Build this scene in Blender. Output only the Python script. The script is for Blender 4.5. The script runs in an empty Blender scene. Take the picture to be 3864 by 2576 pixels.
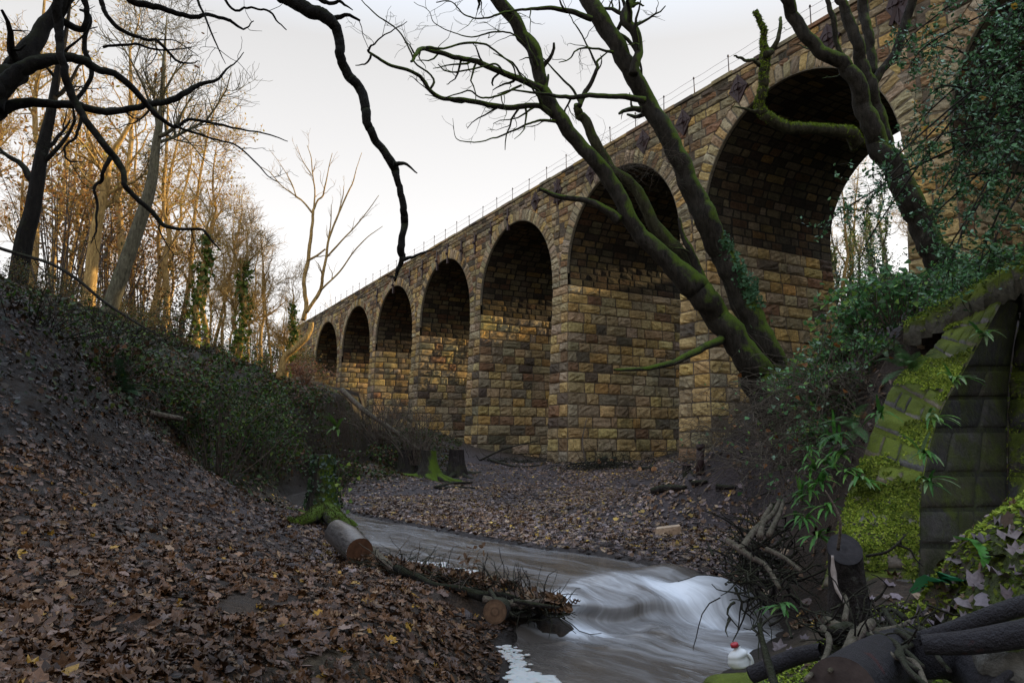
import bpy, math, random
import numpy as np
from mathutils import Vector

rng = np.random.default_rng(11)
random.seed(5)
S = bpy.context.scene
COL = S.collection

# ------------------------------------------------------------------ camera
K = 1.6429
F, CX, CY = 2776.5, 1932.0, 1288.0
PITCH = math.atan(249 / 1690)
CP, SP = math.cos(PITCH), math.sin(PITCH)
cam_d = bpy.data.cameras.new('camera'); cam = bpy.data.objects.new('camera', cam_d)
COL.objects.link(cam); S.camera = cam
cam.location = (0, 0, 0); cam.rotation_euler = (math.pi / 2 + PITCH, 0, 0)
cam_d.sensor_width = 36; cam_d.lens = 36 * F / 3864
cam_d.clip_start = 0.05; cam_d.clip_end = 3000

def ray(x, y):
    up = CY - y
    dy = F * CP - up * SP
    return (x - CX) / dy, (F * SP + up * CP) / dy
def P(x, y, Y):                       # full-size photo pixel + forward distance -> point in the place
    a, b = ray(x, y)
    return np.array([a * Y, Y, b * Y])
def V(x, y, Y):                       # the same for the 2352 px wide view
    return P(x * K, y * K, Y)
def Vz(x, y, z):                      # meets the level z
    a, b = ray(x * K, y * K)
    Y = z / b
    return np.array([a * Y, Y, z])

# ------------------------------------------------------------------ helpers
def tag(o, label=None, cat=None, group=None, kind=None):
    if label: o['label'] = label
    if cat: o['category'] = cat
    if group: o['group'] = group
    if kind: o['kind'] = kind
    return o
def empty(name, loc, label, cat, group=None):
    o = bpy.data.objects.new(name, None); COL.objects.link(o)
    o.location = tuple(float(v) for v in loc); o.empty_display_size = .2
    return tag(o, label, cat, group)
class MB:
    """collects vertices and faces of one mesh"""
    def __init__(s): s.v = []; s.q = []; s.t = []; s.c = []; s.n = 0
    def add(s, v, quads=None, tris=None, col=None):
        v = np.asarray(v, float).reshape(-1, 3)
        if quads is not None and len(quads): s.q.append(np.asarray(quads, np.int64).reshape(-1, 4) + s.n)
        if tris is not None and len(tris): s.t.append(np.asarray(tris, np.int64).reshape(-1, 3) + s.n)
        if col is None: col = (1, 1, 1)
        col = np.asarray(col, float)
        if col.ndim == 1: col = np.tile(col, (len(v), 1))
        s.c.append(col[:, :3]); s.v.append(v); s.n += len(v)
        return s
    def data(s, name, mat, smooth=True, origin=None):
        me = bpy.data.meshes.new(name)
        v = np.concatenate(s.v) if s.v else np.zeros((0, 3))
        if origin is not None: v = v - np.asarray(origin, float)
        q = np.concatenate(s.q) if s.q else np.zeros((0, 4), np.int64)
        t = np.concatenate(s.t) if s.t else np.zeros((0, 3), np.int64)
        nl = q.size + t.size
        me.vertices.add(len(v)); me.vertices.foreach_set('co', v.astype(np.float32).ravel())
        me.loops.add(nl); me.loops.foreach_set('vertex_index', np.concatenate([q.ravel(), t.ravel()]).astype(np.int32))
        st = np.concatenate([np.arange(len(q)) * 4, q.size + np.arange(len(t)) * 3]).astype(np.int32)
        me.polygons.add(len(st)); me.polygons.foreach_set('loop_start', st)
        me.polygons.foreach_set('use_smooth', np.full(len(st), smooth, bool))
        me.update(calc_edges=True); me.validate()
        if s.c:
            c = np.concatenate(s.c); a = me.color_attributes.new('col', 'FLOAT_COLOR', 'POINT')
            if len(a.data) == len(c):
                a.data.foreach_set('color', np.concatenate([c, np.ones((len(c), 1))], 1).astype(np.float32).ravel())
        if mat: me.materials.append(mat)
        return me
    def build(s, name, mat, parent=None, smooth=True):
        org = np.array(parent.matrix_world.translation) if False else None
        if parent is not None:
            p = parent; off = np.zeros(3)
            while p is not None: off = off + np.array(p.location); p = p.parent
            me = s.data(name, mat, smooth, off)
        else: me = s.data(name, mat, smooth)
        o = bpy.data.objects.new(name, me); COL.objects.link(o)
        if parent is not None: o.parent = parent
        return o

def grid_quads(nu, nv):
    i = np.arange(nu - 1)[:, None] * nv + np.arange(nv - 1)[None, :]
    i = i.ravel()
    return np.stack([i, i + nv, i + nv + 1, i + 1], 1)
def hash2(ix, iy, seed=0):
    n = (ix.astype(np.int64) * 374761393 + iy.astype(np.int64) * 668265263 + seed * 974711) & 0xffffffff
    n = ((n ^ (n >> 13)) * 1274126177) & 0xffffffff
    return ((n ^ (n >> 16)) & 0xffff) / 65535.0
def vnoise(x, y, seed=0):
    x = np.asarray(x, float); y = np.asarray(y, float)
    ix = np.floor(x); iy = np.floor(y); fx = x - ix; fy = y - iy
    fx = fx * fx * (3 - 2 * fx); fy = fy * fy * (3 - 2 * fy)
    a = hash2(ix, iy, seed); b = hash2(ix + 1, iy, seed); c = hash2(ix, iy + 1, seed); d = hash2(ix + 1, iy + 1, seed)
    return (a * (1 - fx) + b * fx) * (1 - fy) + (c * (1 - fx) + d * fx) * fy
def fbm(x, y, seed=0, oct=4):
    s = 0; a = .5; f = 1
    for k in range(oct): s = s + a * (vnoise(x * f, y * f, seed + k) - .5); a *= .5; f *= 2.03
    return s
def catmull(p, per=4):
    p = np.asarray(p, float); n = len(p)
    if n < 3: 
        t = np.linspace(0, 1, per + 1)[:, None]; return p[0] * (1 - t) + p[-1] * t
    q = np.vstack([2 * p[0] - p[1], p, 2 * p[-1] - p[-2]])
    out = []
    t = (np.arange(per) / per)[:, None]
    for i in range(n - 1):
        a, b, c, d = q[i], q[i + 1], q[i + 2], q[i + 3]
        out.append(.5 * (2 * b + (c - a) * t + (2 * a - 5 * b + 4 * c - d) * t ** 2 + (3 * b - a - 3 * c + d) * t ** 3))
    out.append(p[-1:])
    return np.vstack(out)
def tube(mb, pts, rad, sides=6, col=(1, 1, 1), cap=True, bump=0.0, seed=0):
    pts = np.asarray(pts, float); n = len(pts); rad = np.broadcast_to(np.asarray(rad, float), (n,))
    tg = np.gradient(pts, axis=0); tg /= np.maximum(np.linalg.norm(tg, axis=1, keepdims=True), 1e-9)
    ref = np.array([0, 0, 1.]) if abs(tg[:, 2]).mean() < .8 else np.array([1., 0, 0])
    if abs(tg @ ref).max() > .97: ref = np.array([.37, .8, .47])
    a = np.cross(tg, ref); a /= np.maximum(np.linalg.norm(a, axis=1, keepdims=True), 1e-9)
    b = np.cross(tg, a)
    th = np.arange(sides) * 2 * math.pi / sides
    R = rad[:, None] * np.ones(sides)[None]
    if bump:
        L = np.concatenate([[0], np.cumsum(np.linalg.norm(np.diff(pts, axis=0), axis=1))])
        R = R * (1 + bump * 2 * fbm(np.cos(th)[None] * 1.3 + seed * 3.1 + np.sin(th)[None] * .7, L[:, None] * .7 / max(rad.max() * 4, .05) + seed, seed, 3))
    v = pts[:, None] + R[..., None] * (a[:, None] * np.cos(th)[None, :, None] + b[:, None] * np.sin(th)[None, :, None])
    i = np.arange(n - 1)[:, None] * sides; j = np.arange(sides)[None]; jn = (j + 1) % sides
    q = np.stack([i + j, i + jn, i + sides + jn, i + sides + j], -1).reshape(-1, 4)
    v = v.reshape(-1, 3); tr = None
    if cap:
        v = np.vstack([v, pts[0], pts[-1]]); k = n * sides
        j = np.arange(sides); jn = (j + 1) % sides
        tr = np.vstack([np.stack([jn, j, np.full(sides, k)], 1), np.stack([j + (n - 1) * sides, jn + (n - 1) * sides, np.full(sides, k + 1)], 1)])
    mb.add(v, q, tr, col)

# ------------------------------------------------------------------ materials
def mat(name):
    m = bpy.data.materials.new(name); m.use_nodes = True
    nt = m.node_tree; b = nt.nodes['Principled BSDF']
    return m, nt, b
class NT:
    def __init__(s, nt): s.nt = nt
    def n(s, t, **kw):
        x = s.nt.nodes.new(t)
        for k, v in kw.items():
            if k in ('ins',):
                for kk, vv in v.items(): s.set(x, kk, vv)
            else: setattr(x, k, v)
        return x
    def set(s, x, k, v):
        if isinstance(v, bpy.types.NodeSocket): s.nt.links.new(v, x.inputs[k])
        else: x.inputs[k].default_value = v
    def noise(s, vec, scale, detail=4, rough=.55, out='Fac', dist=0):
        return s.n('ShaderNodeTexNoise', ins={'Vector': vec, 'Scale': scale, 'Detail': detail, 'Roughness': rough, 'Distortion': dist}).outputs[out]
    def mapping(s, vec, scale=(1, 1, 1), rot=(0, 0, 0)):
        return s.n('ShaderNodeMapping', ins={'Vector': vec, 'Scale': scale, 'Rotation': rot}).outputs[0]
    def ramp(s, fac, stops):
        r = s.n('ShaderNodeValToRGB'); s.set(r, 'Fac', fac); e = r.color_ramp.elements
        while len(e) < len(stops): e.new(.5)
        for el, (p, c) in zip(e, stops):
            el.position = p; el.color = (c, c, c, 1) if isinstance(c, (int, float)) else (*c, 1)
        return r.outputs[0]
    def mix(s, fac, a, b, blend='MIX'):
        x = s.n('ShaderNodeMix', data_type='RGBA', blend_type=blend)
        for k, v in ((0, fac), (6, a), (7, b)):
            if isinstance(v, bpy.types.NodeSocket): s.nt.links.new(v, x.inputs[k])
            else: x.inputs[k].default_value = v if k == 0 else (*v, 1) if len(v) == 3 else v
        return x.outputs[2]
    def math(s, op, a, b=0.0, c=0.0):
        x = s.n('ShaderNodeMath', operation=op)
        for k, v in enumerate((a, b, c)):
            if isinstance(v, bpy.types.NodeSocket): s.nt.links.new(v, x.inputs[k])
            else: x.inputs[k].default_value = v
        return x.outputs[0]
    def bump(s, h, strength=.5, dist=.02, normal=None):
        x = s.n('ShaderNodeBump', ins={'Height': h, 'Strength': strength, 'Distance': dist})
        if normal is not None: s.nt.links.new(normal, x.inputs['Normal'])
        return x.outputs[0]
    def attr(s, name='col'): return s.n('ShaderNodeAttribute', attribute_name=name)
    def pos(s): return s.n('ShaderNodeNewGeometry').outputs['Position']
    def nrm(s): return s.n('ShaderNodeNewGeometry').outputs['Normal']
    def sep(s, v): return s.n('ShaderNodeSeparateXYZ', ins={0: v}).outputs
    def out(s, bsdf, **kw):
        for k, v in kw.items(): s.set(bsdf, k.replace('_', ' '), v)

def stone_material(name, soot=0.5, moss=.35, dark=1.0):
    m, nt, b = mat(name); N = NT(nt); p = N.pos(); a = N.attr()
    n1 = N.noise(p, 1.1, 6, .6); n2 = N.noise(p, 9, 5, .65); n3 = N.noise(N.mapping(p, (1, 1, 4.5)), 3.2, 5, .6)
    c = a.outputs['Color']
    c = N.mix(1.0, c, N.ramp(n2, [(.25, .55), (.5, 1.0), (.75, 1.3)]), 'MULTIPLY')
    c = N.mix(1.0, c, N.ramp(n3, [(.3, .65), (.55, 1.05), (.75, 1.15)]), 'MULTIPLY')
    st = N.noise(N.mapping(p, (1.3, 1.3, .12)), 1.4, 5, .6)
    f = N.math('MULTIPLY', N.ramp(N.noise(p, .55, 6, .68), [(.44, 0), (.66, 1)]), soot)
    c = N.mix(f, c, (.045, .04, .034))
    c = N.mix(N.math('MULTIPLY', N.ramp(st, [(.52, 0), (.72, 1)]), soot * .8), c, (.05, .045, .035))
    c = N.mix(N.math('MULTIPLY', N.ramp(N.noise(p, .8, 5, .7, dist=.3), [(.56, 0), (.72, 1)]), moss), c, (.075, .085, .025))
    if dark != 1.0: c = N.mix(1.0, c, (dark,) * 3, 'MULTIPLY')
    pit = N.n('ShaderNodeTexVoronoi', ins={'Vector': p, 'Scale': 1.9}).outputs['Distance']
    c = N.mix(N.ramp(pit, [(.035, 1), (.06, 0)]), c, (.012, .01, .008))
    h = N.math('ADD', N.math('MULTIPLY', n2, .6), N.noise(p, 30, 4, .6))
    N.out(b, Base_Color=c, Roughness=.88, Normal=N.bump(h, .75, .05))
    b.inputs['Specular IOR Level'].default_value = .12
    return m
M_STONE = stone_material('sandstone')
M_RING = stone_material('sandstone_voussoir', .25, .08)
M_PARAPET = stone_material('weathered_parapet_stone', .5, .3, .85)
M_VAULT = stone_material('soot_and_shade_stone', .6, .12, .3)  # vault lining: soot plus the shade inside painted into the colour
def iron_material(name, base):
    m, nt, b = mat(name); N = NT(nt); p = N.pos()
    n = N.noise(p, 14, 5, .6)
    c = N.mix(n, base, (base[0] * 1.9 + .012, base[1] * 1.2, base[2] * 1.1))
    N.out(b, Base_Color=c, Roughness=.6, Metallic=.25, Normal=N.bump(n, .3, .01)); return m
M_IRON = iron_material('painted_rusty_iron', (.022, .017, .017))
M_WIRE = iron_material('galvanised_wire', (.09, .08, .08))
# ------------------------------------------------------------------ the viaduct
BO = np.array([8.14, 30.0, 0.0]); BU = np.array([-.4964, .8681, 0]); BW = np.array([.8681, .4964, 0])
PITCH_SPAN, PW, DEPTH = 10.3, 1.5, 8.1
ZM, ZS, RAD, RT = 8.85, 9.5, 4.4, .68
ZPAR, ZTOP = 14.42, 15.45
BAT_U, BAT_W = .026, .034
def BR(u, w, z):
    u, w, z = np.broadcast_arrays(np.asarray(u, float), np.asarray(w, float), np.asarray(z, float))
    return BO + u[..., None] * BU + w[..., None] * BW + z[..., None] * np.array([0, 0, 1.])
def on_front(x, y):
    a, b = ray(x * K, y * K); d = np.array([a, 1, b]); t = (BO @ BW) / (d @ BW); q = d * t
    return (q - BO) @ BU, q[2]
PAL = np.array([1.28, 1.23, 1.13]) * np.array([[.36, .265, .13], [.42, .32, .16], [.31, .24, .145], [.28, .23, .155], [.24, .20, .145], [.39, .26, .11], [.21, .13, .08], [.11, .09, .07], [.34, .285, .20]])
def stone_cols(n, kind='pier'):
    p = {'pier': [.19, .14, .17, .15, .12, .07, .06, .09, .06], 'wall': [.12, .1, .14, .14, .1, .08, .2, .08, .04], 'ring': [.08, .1, .1, .15, .1, .02, .03, .02, .4], 'dark': [.03, .03, .1, .2, .24, .02, .13, .2, .05]}[kind]
    c = PAL[rng.choice(len(PAL), n, p=np.array(p) / sum(p))]; c = c * 1.06 - c.mean(1, keepdims=True) * .06
    return c * rng.uniform(.8, 1.17, (n, 1)) * rng.uniform(.94, 1.06, (n, 3))
FU = np.array([0, .05, .16, .38, .62, .84, .95, 1]); FV = np.array([0, .07, .25, .5, .75, .93, 1])
FU2 = np.array([0, .08, .5, .92, 1]); FV2 = np.array([0, .1, .5, .9, 1])
def blocks(mb, rects, mapping, relief=.06, gap=.012, kind='pier', fine=True, warp=None, jk=(.012, .01)):
    """rock-faced blocks: rects = (n,4) of u0,u1,v0,v1; mapping(u,v,h) -> points"""
    r = np.asarray(rects, float)
    if not len(r): return
    n = len(r); fu, fv = (FU, FV) if fine else (FU2, FV2)
    nu, nv = len(fu), len(fv)
    u0 = (r[:, 0] + gap)[:, None, None]; u1 = (r[:, 1] - gap)[:, None, None]; v0 = (r[:, 2] + gap)[:, None, None]; v1 = (r[:, 3] - gap)[:, None, None]
    jit = rng.normal(0, 1, (n, nu, nv)); ed = np.ones((nu, nv)); ed[0] = ed[-1] = 0; ed[:, 0] = ed[:, -1] = 0
    ring = ed.copy(); ring[1] *= .55; ring[-2] *= .55; ring[:, 1] *= .6; ring[:, -2] *= .6
    u = u0 + (u1 - u0) * fu[None, :, None] + 0 * fv[None, None]; v = v0 + (v1 - v0) * fv[None, None] + 0 * fu[None, :, None]
    u = u + ed * jit * jk[0]; v = v + ed * rng.normal(0, 1, jit.shape) * jk[1]
    b = rng.uniform(.45, 1.25, (n, 1, 1)) * relief
    tilt = rng.normal(0, .35, (n, 2))
    h = ring * (b + relief * .35 * rng.normal(0, 1, jit.shape) + relief * (tilt[:, :1, None] * (fu - .5)[None, :, None] + tilt[:, 1:, None] * (fv - .5)[None, None]))
    h = np.where(ed > 0, np.maximum(h, .006), -.02)
    if warp is not None: u, v, keep = warp(u, v); u, v, h = u[keep], v[keep], h[keep]; n = len(u)
    pts = mapping(u, v, h).reshape(-1, 3)
    q = (grid_quads(nu, nv)[None] + (np.arange(n) * nu * nv)[:, None, None]).reshape(-1, 4)
    mb.add(pts, q, None, np.repeat(stone_cols(n, kind), nu * nv, 0))
def coursed(u0, u1, zs, wmean, jitter=.35, umap=None):
    """rectangles of courses between the levels zs; widths random"""
    out = []
    for a, b in zip(zs[:-1], zs[1:]):
        lo, hi = (u0, u1) if umap is None else umap((a + b) / 2)
        L = hi - lo; k = max(1, int(round(L / (wmean * rng.uniform(.85, 1.15)))))
        e = np.arange(1, k) + rng.uniform(-jitter, jitter, k - 1)
        e = np.concatenate([[0], e, [k]]) / k * L + lo
        out += [(x, y, a, b) for x, y in zip(e[:-1], e[1:])]
    return out
def levels(z0, z1, h0, h1):
    z = [z1]
    while z[-1] > z0:
        t = (z1 - z[-1]) / 12.
        z.append(z[-1] - (h1 + (h0 - h1) * min(t, 1)) * rng.uniform(.9, 1.1))
    return np.array(z[::-1])

viaduct = empty('viaduct', BR(30, 0, 0), 'long sandstone railway viaduct with eight round arches crossing the wooded valley', 'viaduct')
GROUND = {-2: 2.0, -1: 1.2, 0: -1.2, 1: -1.2, 2: -1.3, 3: -.3, 4: 3.0, 5: 4.5, 6: 5.0}
for n in range(-2, 7):
    mb = MB(); uc = n * PITCH_SPAN; zb = GROUND[n] - 1.0
    def faces(z): d = ZM - z; return uc - BAT_U * d, uc + PW + BAT_U * d, -BAT_W * d, DEPTH + BAT_W * d
    a0, a1, b0, b1 = faces(zb); t0, t1, s0, s1 = faces(ZM)
    core = [BR(x, y, z) for z, x, y in ((zb, a0, b0), (zb, a1, b0), (zb, a1, b1), (zb, a0, b1), (ZM, t0, s0), (ZM, t1, s0), (ZM, t1, s1), (ZM, t0, s1))]
    mb.add(core, [[0, 1, 5, 4], [1, 2, 6, 5], [2, 3, 7, 6], [3, 0, 4, 7], [4, 5, 6, 7]], None, (.16, .12, .08))
    zs = levels(zb, ZM, .68, .5)
    f = n < 4
    def fm(u, v, h): d = ZM - v; return BR(u, -BAT_W * d - h, v)
    blocks(mb, coursed(0, 0, zs, .95, .3, lambda z: faces(z)[:2]), fm, .075, .012, 'pier', f)
    def sm(u, v, h): d = ZM - v; return BR(uc - BAT_U * d - h, u, v)
    blocks(mb, coursed(0, 0, zs, .95, .33, lambda z: faces(z)[2:]), sm, .075, .012, 'pier', f)
    if n < 1:
        def bm(u, v, h): d = ZM - v; return BR(uc + PW + BAT_U * d + h, u, v)
        blocks(mb, coursed(0, 0, zs, 1.2, .33, lambda z: faces(z)[2:]), bm, .06, .012, 'pier', False)
    mb.build('pier', M_STONE, viaduct, smooth=False)

# spandrel wall over the arches
U0, U1 = -21.5, 73.5
ARCH = [n * PITCH_SPAN - (PITCH_SPAN - PW) / 2 for n in range(-1, 7)]      # arch centres
mb = MB()
def arc_pts(uc, r, k=28):
    th = np.linspace(0, math.pi, k + 1); return uc + r * np.cos(th), ZS + r * np.sin(th)
for w in (0, DEPTH):                                                     # front and back faces, cut round the arches
    for uc in ARCH:
        u, z = arc_pts(uc, RAD); top = BR(u, w, np.full_like(u, ZTOP - .3)); bot = BR(u, w, z)
        v = np.concatenate([bot, top]); k = len(u); i = np.arange(k - 1)
        mb.add(v, np.stack([i, i + 1, i + 1 + k, i + k], 1), None, (.15, .115, .08))
        for s in (-1, 1):
            x0, x1 = sorted((uc + s * RAD, uc + s * (RAD + PW / 2)))
            mb.add(BR([x0, x1, x1, x0], w, [ZM, ZM, ZTOP - .3, ZTOP - .3]), [[0, 1, 2, 3]], None, (.15, .115, .08))
    ue = 6 * PITCH_SPAN + PW / 2
    mb.add(BR([ue, U1, U1, ue], w, [2, 2, ZTOP - .3, ZTOP - .3]), [[0, 1, 2, 3]], None, (.15, .115, .08))
mb.add(BR([U1, U1, U1, U1], [0, DEPTH, DEPTH, 0], [2, 2, ZTOP - .3, ZTOP - .3]), [[0, 1, 2, 3]], None, (.15, .115, .08))
AC = np.array(ARCH)
def warp_arch(u, v):
    k = np.abs(u.mean((1, 2))[:, None] - AC[None]).argmin(1); uc = AC[k][:, None, None]; R = RAD + RT - .02
    du = u - uc; dz = np.maximum(v - ZS, 0); d = np.sqrt(du ** 2 + dz ** 2)
    ins = d < R
    sc = np.where(ins, R / np.maximum(d, .05), 1)
    u2 = uc + du * sc; v2 = np.where(v > ZS, ZS + dz * sc, v)
    keep = ~ins.all((1, 2))
    lim = PITCH_SPAN / 2
    u2 = np.clip(u2, uc - lim, uc + lim) if True else u2
    u2 = np.where(uc > AC[-1] - .1, np.where(du > lim, u, u2), u2)
    return u2, v2, keep
zs = np.arange(ZM, ZPAR + .01, (ZPAR - ZM) / 14)
def front(u, v, h): return BR(u, -h, v)
rects = coursed(U0, AC[-1] + PITCH_SPAN / 2, zs, .78)
blocks(mb, rects, front, .05, .01, 'wall', True, warp_arch)
blocks(mb, coursed(6 * PITCH_SPAN + PW * .7, U1, levels(3, ZPAR, .5, .4), .85), front, .05, .01, 'wall', False)
mb.build('spandrel_wall', M_STONE, viaduct, smooth=False)

for uc in ARCH:                                                           # each arch: its ring of voussoirs and its vault
    mb = MB(); nv = 40
    th = np.linspace(0, math.pi, nv + 1)
    rects = [(a, b, RAD, RAD + RT + rng.uniform(-.02, .05)) for a, b in zip(th[:-1], th[1:])]
    def rm(t, r, h): return BR(uc + r * np.cos(t), -.035 - h, ZS + r * np.sin(t))
    blocks(mb, rects, rm, .05, .006, 'ring', jk=(.003, .01))
    for s in (-1, 1):                                                     # stilted foot of the ring
        x0, x1 = sorted((uc + s * RAD, uc + s * (RAD + RT)))
        blocks(mb, [(x0, x1, ZM, (ZM + ZS) / 2), (x0, x1, (ZM + ZS) / 2, ZS)], lambda u, v, h: BR(u, -.03 - h, v), .05, .01, 'ring')
    u, z = arc_pts(uc, RAD, 40); uo, zo = arc_pts(uc, RAD + RT, 40)        # mortar face and edge of the ring
    k = len(u); i = np.arange(k - 1)
    for (ua, za, wa, ub, zb2, wb) in ((u, z, -.035, uo, zo, -.035), (u, z, -.035, u, z, .12), (uo, zo, -.035, uo, zo, .02)):
        mb.add(np.concatenate([BR(ua, wa, za), BR(ub, wb, zb2)]), np.stack([i, i + 1, i + 1 + k, i + k], 1), None, (.2, .17, .12))
    mb.build('arch_ring', M_RING, viaduct, smooth=False)
    mb = MB()
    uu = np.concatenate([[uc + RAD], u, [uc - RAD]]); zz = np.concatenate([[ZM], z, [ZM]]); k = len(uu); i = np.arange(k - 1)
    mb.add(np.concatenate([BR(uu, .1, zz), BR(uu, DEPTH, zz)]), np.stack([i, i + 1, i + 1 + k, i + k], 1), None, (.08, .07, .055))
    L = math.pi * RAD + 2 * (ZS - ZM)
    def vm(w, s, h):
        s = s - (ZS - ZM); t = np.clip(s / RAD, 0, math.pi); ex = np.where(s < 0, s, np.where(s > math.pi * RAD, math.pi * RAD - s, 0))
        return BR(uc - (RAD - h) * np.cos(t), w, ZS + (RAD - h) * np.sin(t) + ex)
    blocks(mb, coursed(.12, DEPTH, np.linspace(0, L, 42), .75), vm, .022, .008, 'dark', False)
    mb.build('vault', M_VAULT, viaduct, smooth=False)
# parapet with its coping and the deck behind it
mb = MB()
for w0, w1 in ((-.03, .42), (DEPTH - .42, DEPTH + .03)):
    mb.add(BR([U0, U1, U1, U0] * 2, [w0, w0, w1, w1] * 2, [ZPAR] * 4 + [ZTOP - .2] * 4), [[0, 1, 5, 4], [1, 2, 6, 5], [2, 3, 7, 6], [3, 0, 4, 7], [4, 5, 6, 7]], None, (.14, .12, .09))
blocks(mb, coursed(U0, U1, [ZPAR, ZPAR + .27, ZPAR + .55, ZTOP - .22], .8), lambda u, v, h: BR(u, -.03 - h, v), .05, .01, 'dark')
mb.build('parapet', M_PARAPET, viaduct, smooth=False)
mb = MB(); mbb = MB(); e = np.arange(U0, U1, 1.15)
for a in e:
    hz = rng.uniform(-.015, .02); pr = rng.uniform(.05, .1)
    for mbx, w0, w1 in ((mb, -.03 - pr, .46), (mbb, DEPTH - .46, DEPTH + .1)):
        c = BR([a + .01, a + 1.14, a + 1.14, a + .01] * 2, [w0, w0, w1, w1] * 2, [ZTOP - .2] * 4 + [ZTOP + hz - .05, ZTOP + hz - .05, ZTOP + hz, ZTOP + hz])
        mbx.add(c, [[0, 1, 5, 4], [1, 2, 6, 5], [2, 3, 7, 6], [3, 0, 4, 7], [4, 5, 6, 7], [3, 2, 1, 0]], None, stone_cols(1, 'dark')[0] * 1.1)
mb.build('coping', M_PARAPET, viaduct, smooth=False); mbb.build('coping', M_PARAPET, viaduct, smooth=False)
mb = MB(); mb.add(BR([U0, U1, U1, U0], [.3, .3, DEPTH - .3, DEPTH - .3], [ZPAR + .2] * 4), [[0, 1, 2, 3]], None, (.1, .09, .08)); mb.build('deck', M_PARAPET, viaduct)

# iron tie plates and bars bolted to the face
def diamond(mb, u, z, hw, hh):
    w = -.06
    v = BR([u, u + hw, u, u - hw, u, u + hw, u, u - hw], [w - .05] * 4 + [0.02] * 4, [z + hh, z, z - hh, z] * 2)
    mb.add(v, [[0, 1, 2, 3], [0, 4, 5, 1], [1, 5, 6, 2], [2, 6, 7, 3], [3, 7, 4, 0]])
    t = np.linspace(0, 2 * math.pi, 13)[:-1]
    tube(mb, BR(u + .5 * hw * np.cos(np.append(t, t[0])), w - .06, z + .5 * hw * np.sin(np.append(t, t[0]))), .025, 5)
    tube(mb, np.array([BR(u, 0, z), BR(u, -.24, z)]), .09, 8)
    for a, b in (((-hw * .8, 0), (hw * .8, 0)), ((0, -hh * .8), (0, hh * .8))):
        tube(mb, np.array([BR(u + a[0], w - .06, z + a[1]), BR(u + b[0], w - .06, z + b[1])]), .028, 5)
for x, y in ((1905, 93), (1699, 205), (1572, 282), (1480, 326), (1360, 399), (1232, 463)):
    mb = MB(); u, z = on_front(x, y); diamond(mb, u, z, .5, .62); mb.build('tie_plate', M_IRON, viaduct, smooth=False)
for x, y in ((2066, 10), (1283, 440)):
    mb = MB(); u, z = on_front(x, y)
    for s in (-1, 1): tube(mb, np.array([BR(u - .3 * s, -.08, z - .62), BR(u + .3 * s, -.08, z + .62)]), [.09, .09], 4)
    diamond(mb, u, z, .42, .8); mb.build('tie_plate', M_IRON, viaduct, smooth=False)
for x, y in ((1169, 504), (1130, 534), (1093, 559), (1062, 576), (1030, 583), (1006, 600), (972, 617), (943, 636), (905, 655), (868, 680)):
    mb = MB(); u, z = on_front(x, y)
    v = BR([u - .09, u + .09, u + .09, u - .09] * 2, [-.12] * 4 + [.02] * 4, [z - .72, z - .72, z + .72, z + .72] * 2)
    mb.add(v, [[0, 1, 2, 3], [0, 4, 5, 1], [1, 5, 6, 2], [2, 6, 7, 3], [3, 7, 4, 0]])
    tube(mb, np.array([BR(u, 0, z), BR(u, -.24, z)]), .1, 8)
    mb.build('tie_bar', M_IRON, viaduct, smooth=False)

fence = empty('wire_fence', BR(20, .25, ZTOP), 'thin wire fence on slender iron posts along the top of the viaduct parapet', 'fence')
for k, u in enumerate(np.arange(-9.6, 72, 2.03)):
    mb = MB(); dz = rng.uniform(-.06, .1); lean = rng.uniform(-.03, .03)
    tube(mb, np.array([BR(u, .25, ZTOP - .05), BR(u + lean, .25, ZTOP + .4), BR(u + lean * 2, .25, ZTOP + .85 + dz)]), [.03, .022, .02], 6)
    tube(mb, np.array([BR(u + lean * 2, .25, ZTOP + .84 + dz), BR(u + lean * 2, .25, ZTOP + .92 + dz)]), [.045, .03], 6)
    mb.build('post', M_IRON, fence)
for hz in (.5, .82):
    mb = MB(); uu = np.linspace(-9.6, 72, 120)
    tube(mb, BR(uu, .25, ZTOP + hz + .03 * np.abs(np.sin(uu * math.pi / 2.03))), .008, 4)
    mb.build('wire', M_WIRE, fence)
# ------------------------------------------------------------------ stream and terrain
WU, WD = -1.55, -1.82
PAIRS = [  # left and right waterline, upstream to downstream
    (np.array([-14, 75]), np.array([-9, 76]), WU), (np.array([-11, 55]), np.array([-7.5, 56]), WU), (np.array([-9.5, 40]), np.array([-6.3, 41]), WU),
    (Vz(765, 1112, WU)[:2], Vz(826, 1112, WU)[:2], WU), (Vz(700, 1128, WU)[:2], Vz(775, 1135, WU)[:2], WU), (Vz(655, 1142, WU)[:2], Vz(772, 1150, WU)[:2], WU),
    (Vz(690, 1165, WU)[:2], Vz(785, 1165, WU)[:2], WU), (Vz(780, 1192, WU)[:2], Vz(825, 1184, WU)[:2], WU), (Vz(845, 1250, WU)[:2], Vz(1000, 1218, WU)[:2], WU),
    (Vz(960, 1305, WU)[:2], Vz(1180, 1252, WU)[:2], WU), (Vz(1080, 1345, WU)[:2], Vz(1400, 1282, WU)[:2], WU), (Vz(1230, 1380, -1.58)[:2], Vz(1570, 1318, -1.58)[:2], -1.58),
    (Vz(1255, 1394, -1.62)[:2], Vz(1700, 1362, -1.62)[:2], -1.62), (Vz(1230, 1432, WD)[:2], Vz(1790, 1425, WD)[:2], WD), (Vz(1165, 1475, WD)[:2], Vz(1780, 1462, WD)[:2], WD),
    (Vz(1180, 1568, WD)[:2], Vz(1650, 1568, WD)[:2], WD), (np.array([-.3, 4.4]), np.array([1.45, 4.6]), WD), (np.array([-.8, 2]), np.array([1.0, 2]), WD), (np.array([-1, -14]), np.array([1, -14]), WD)]
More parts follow.
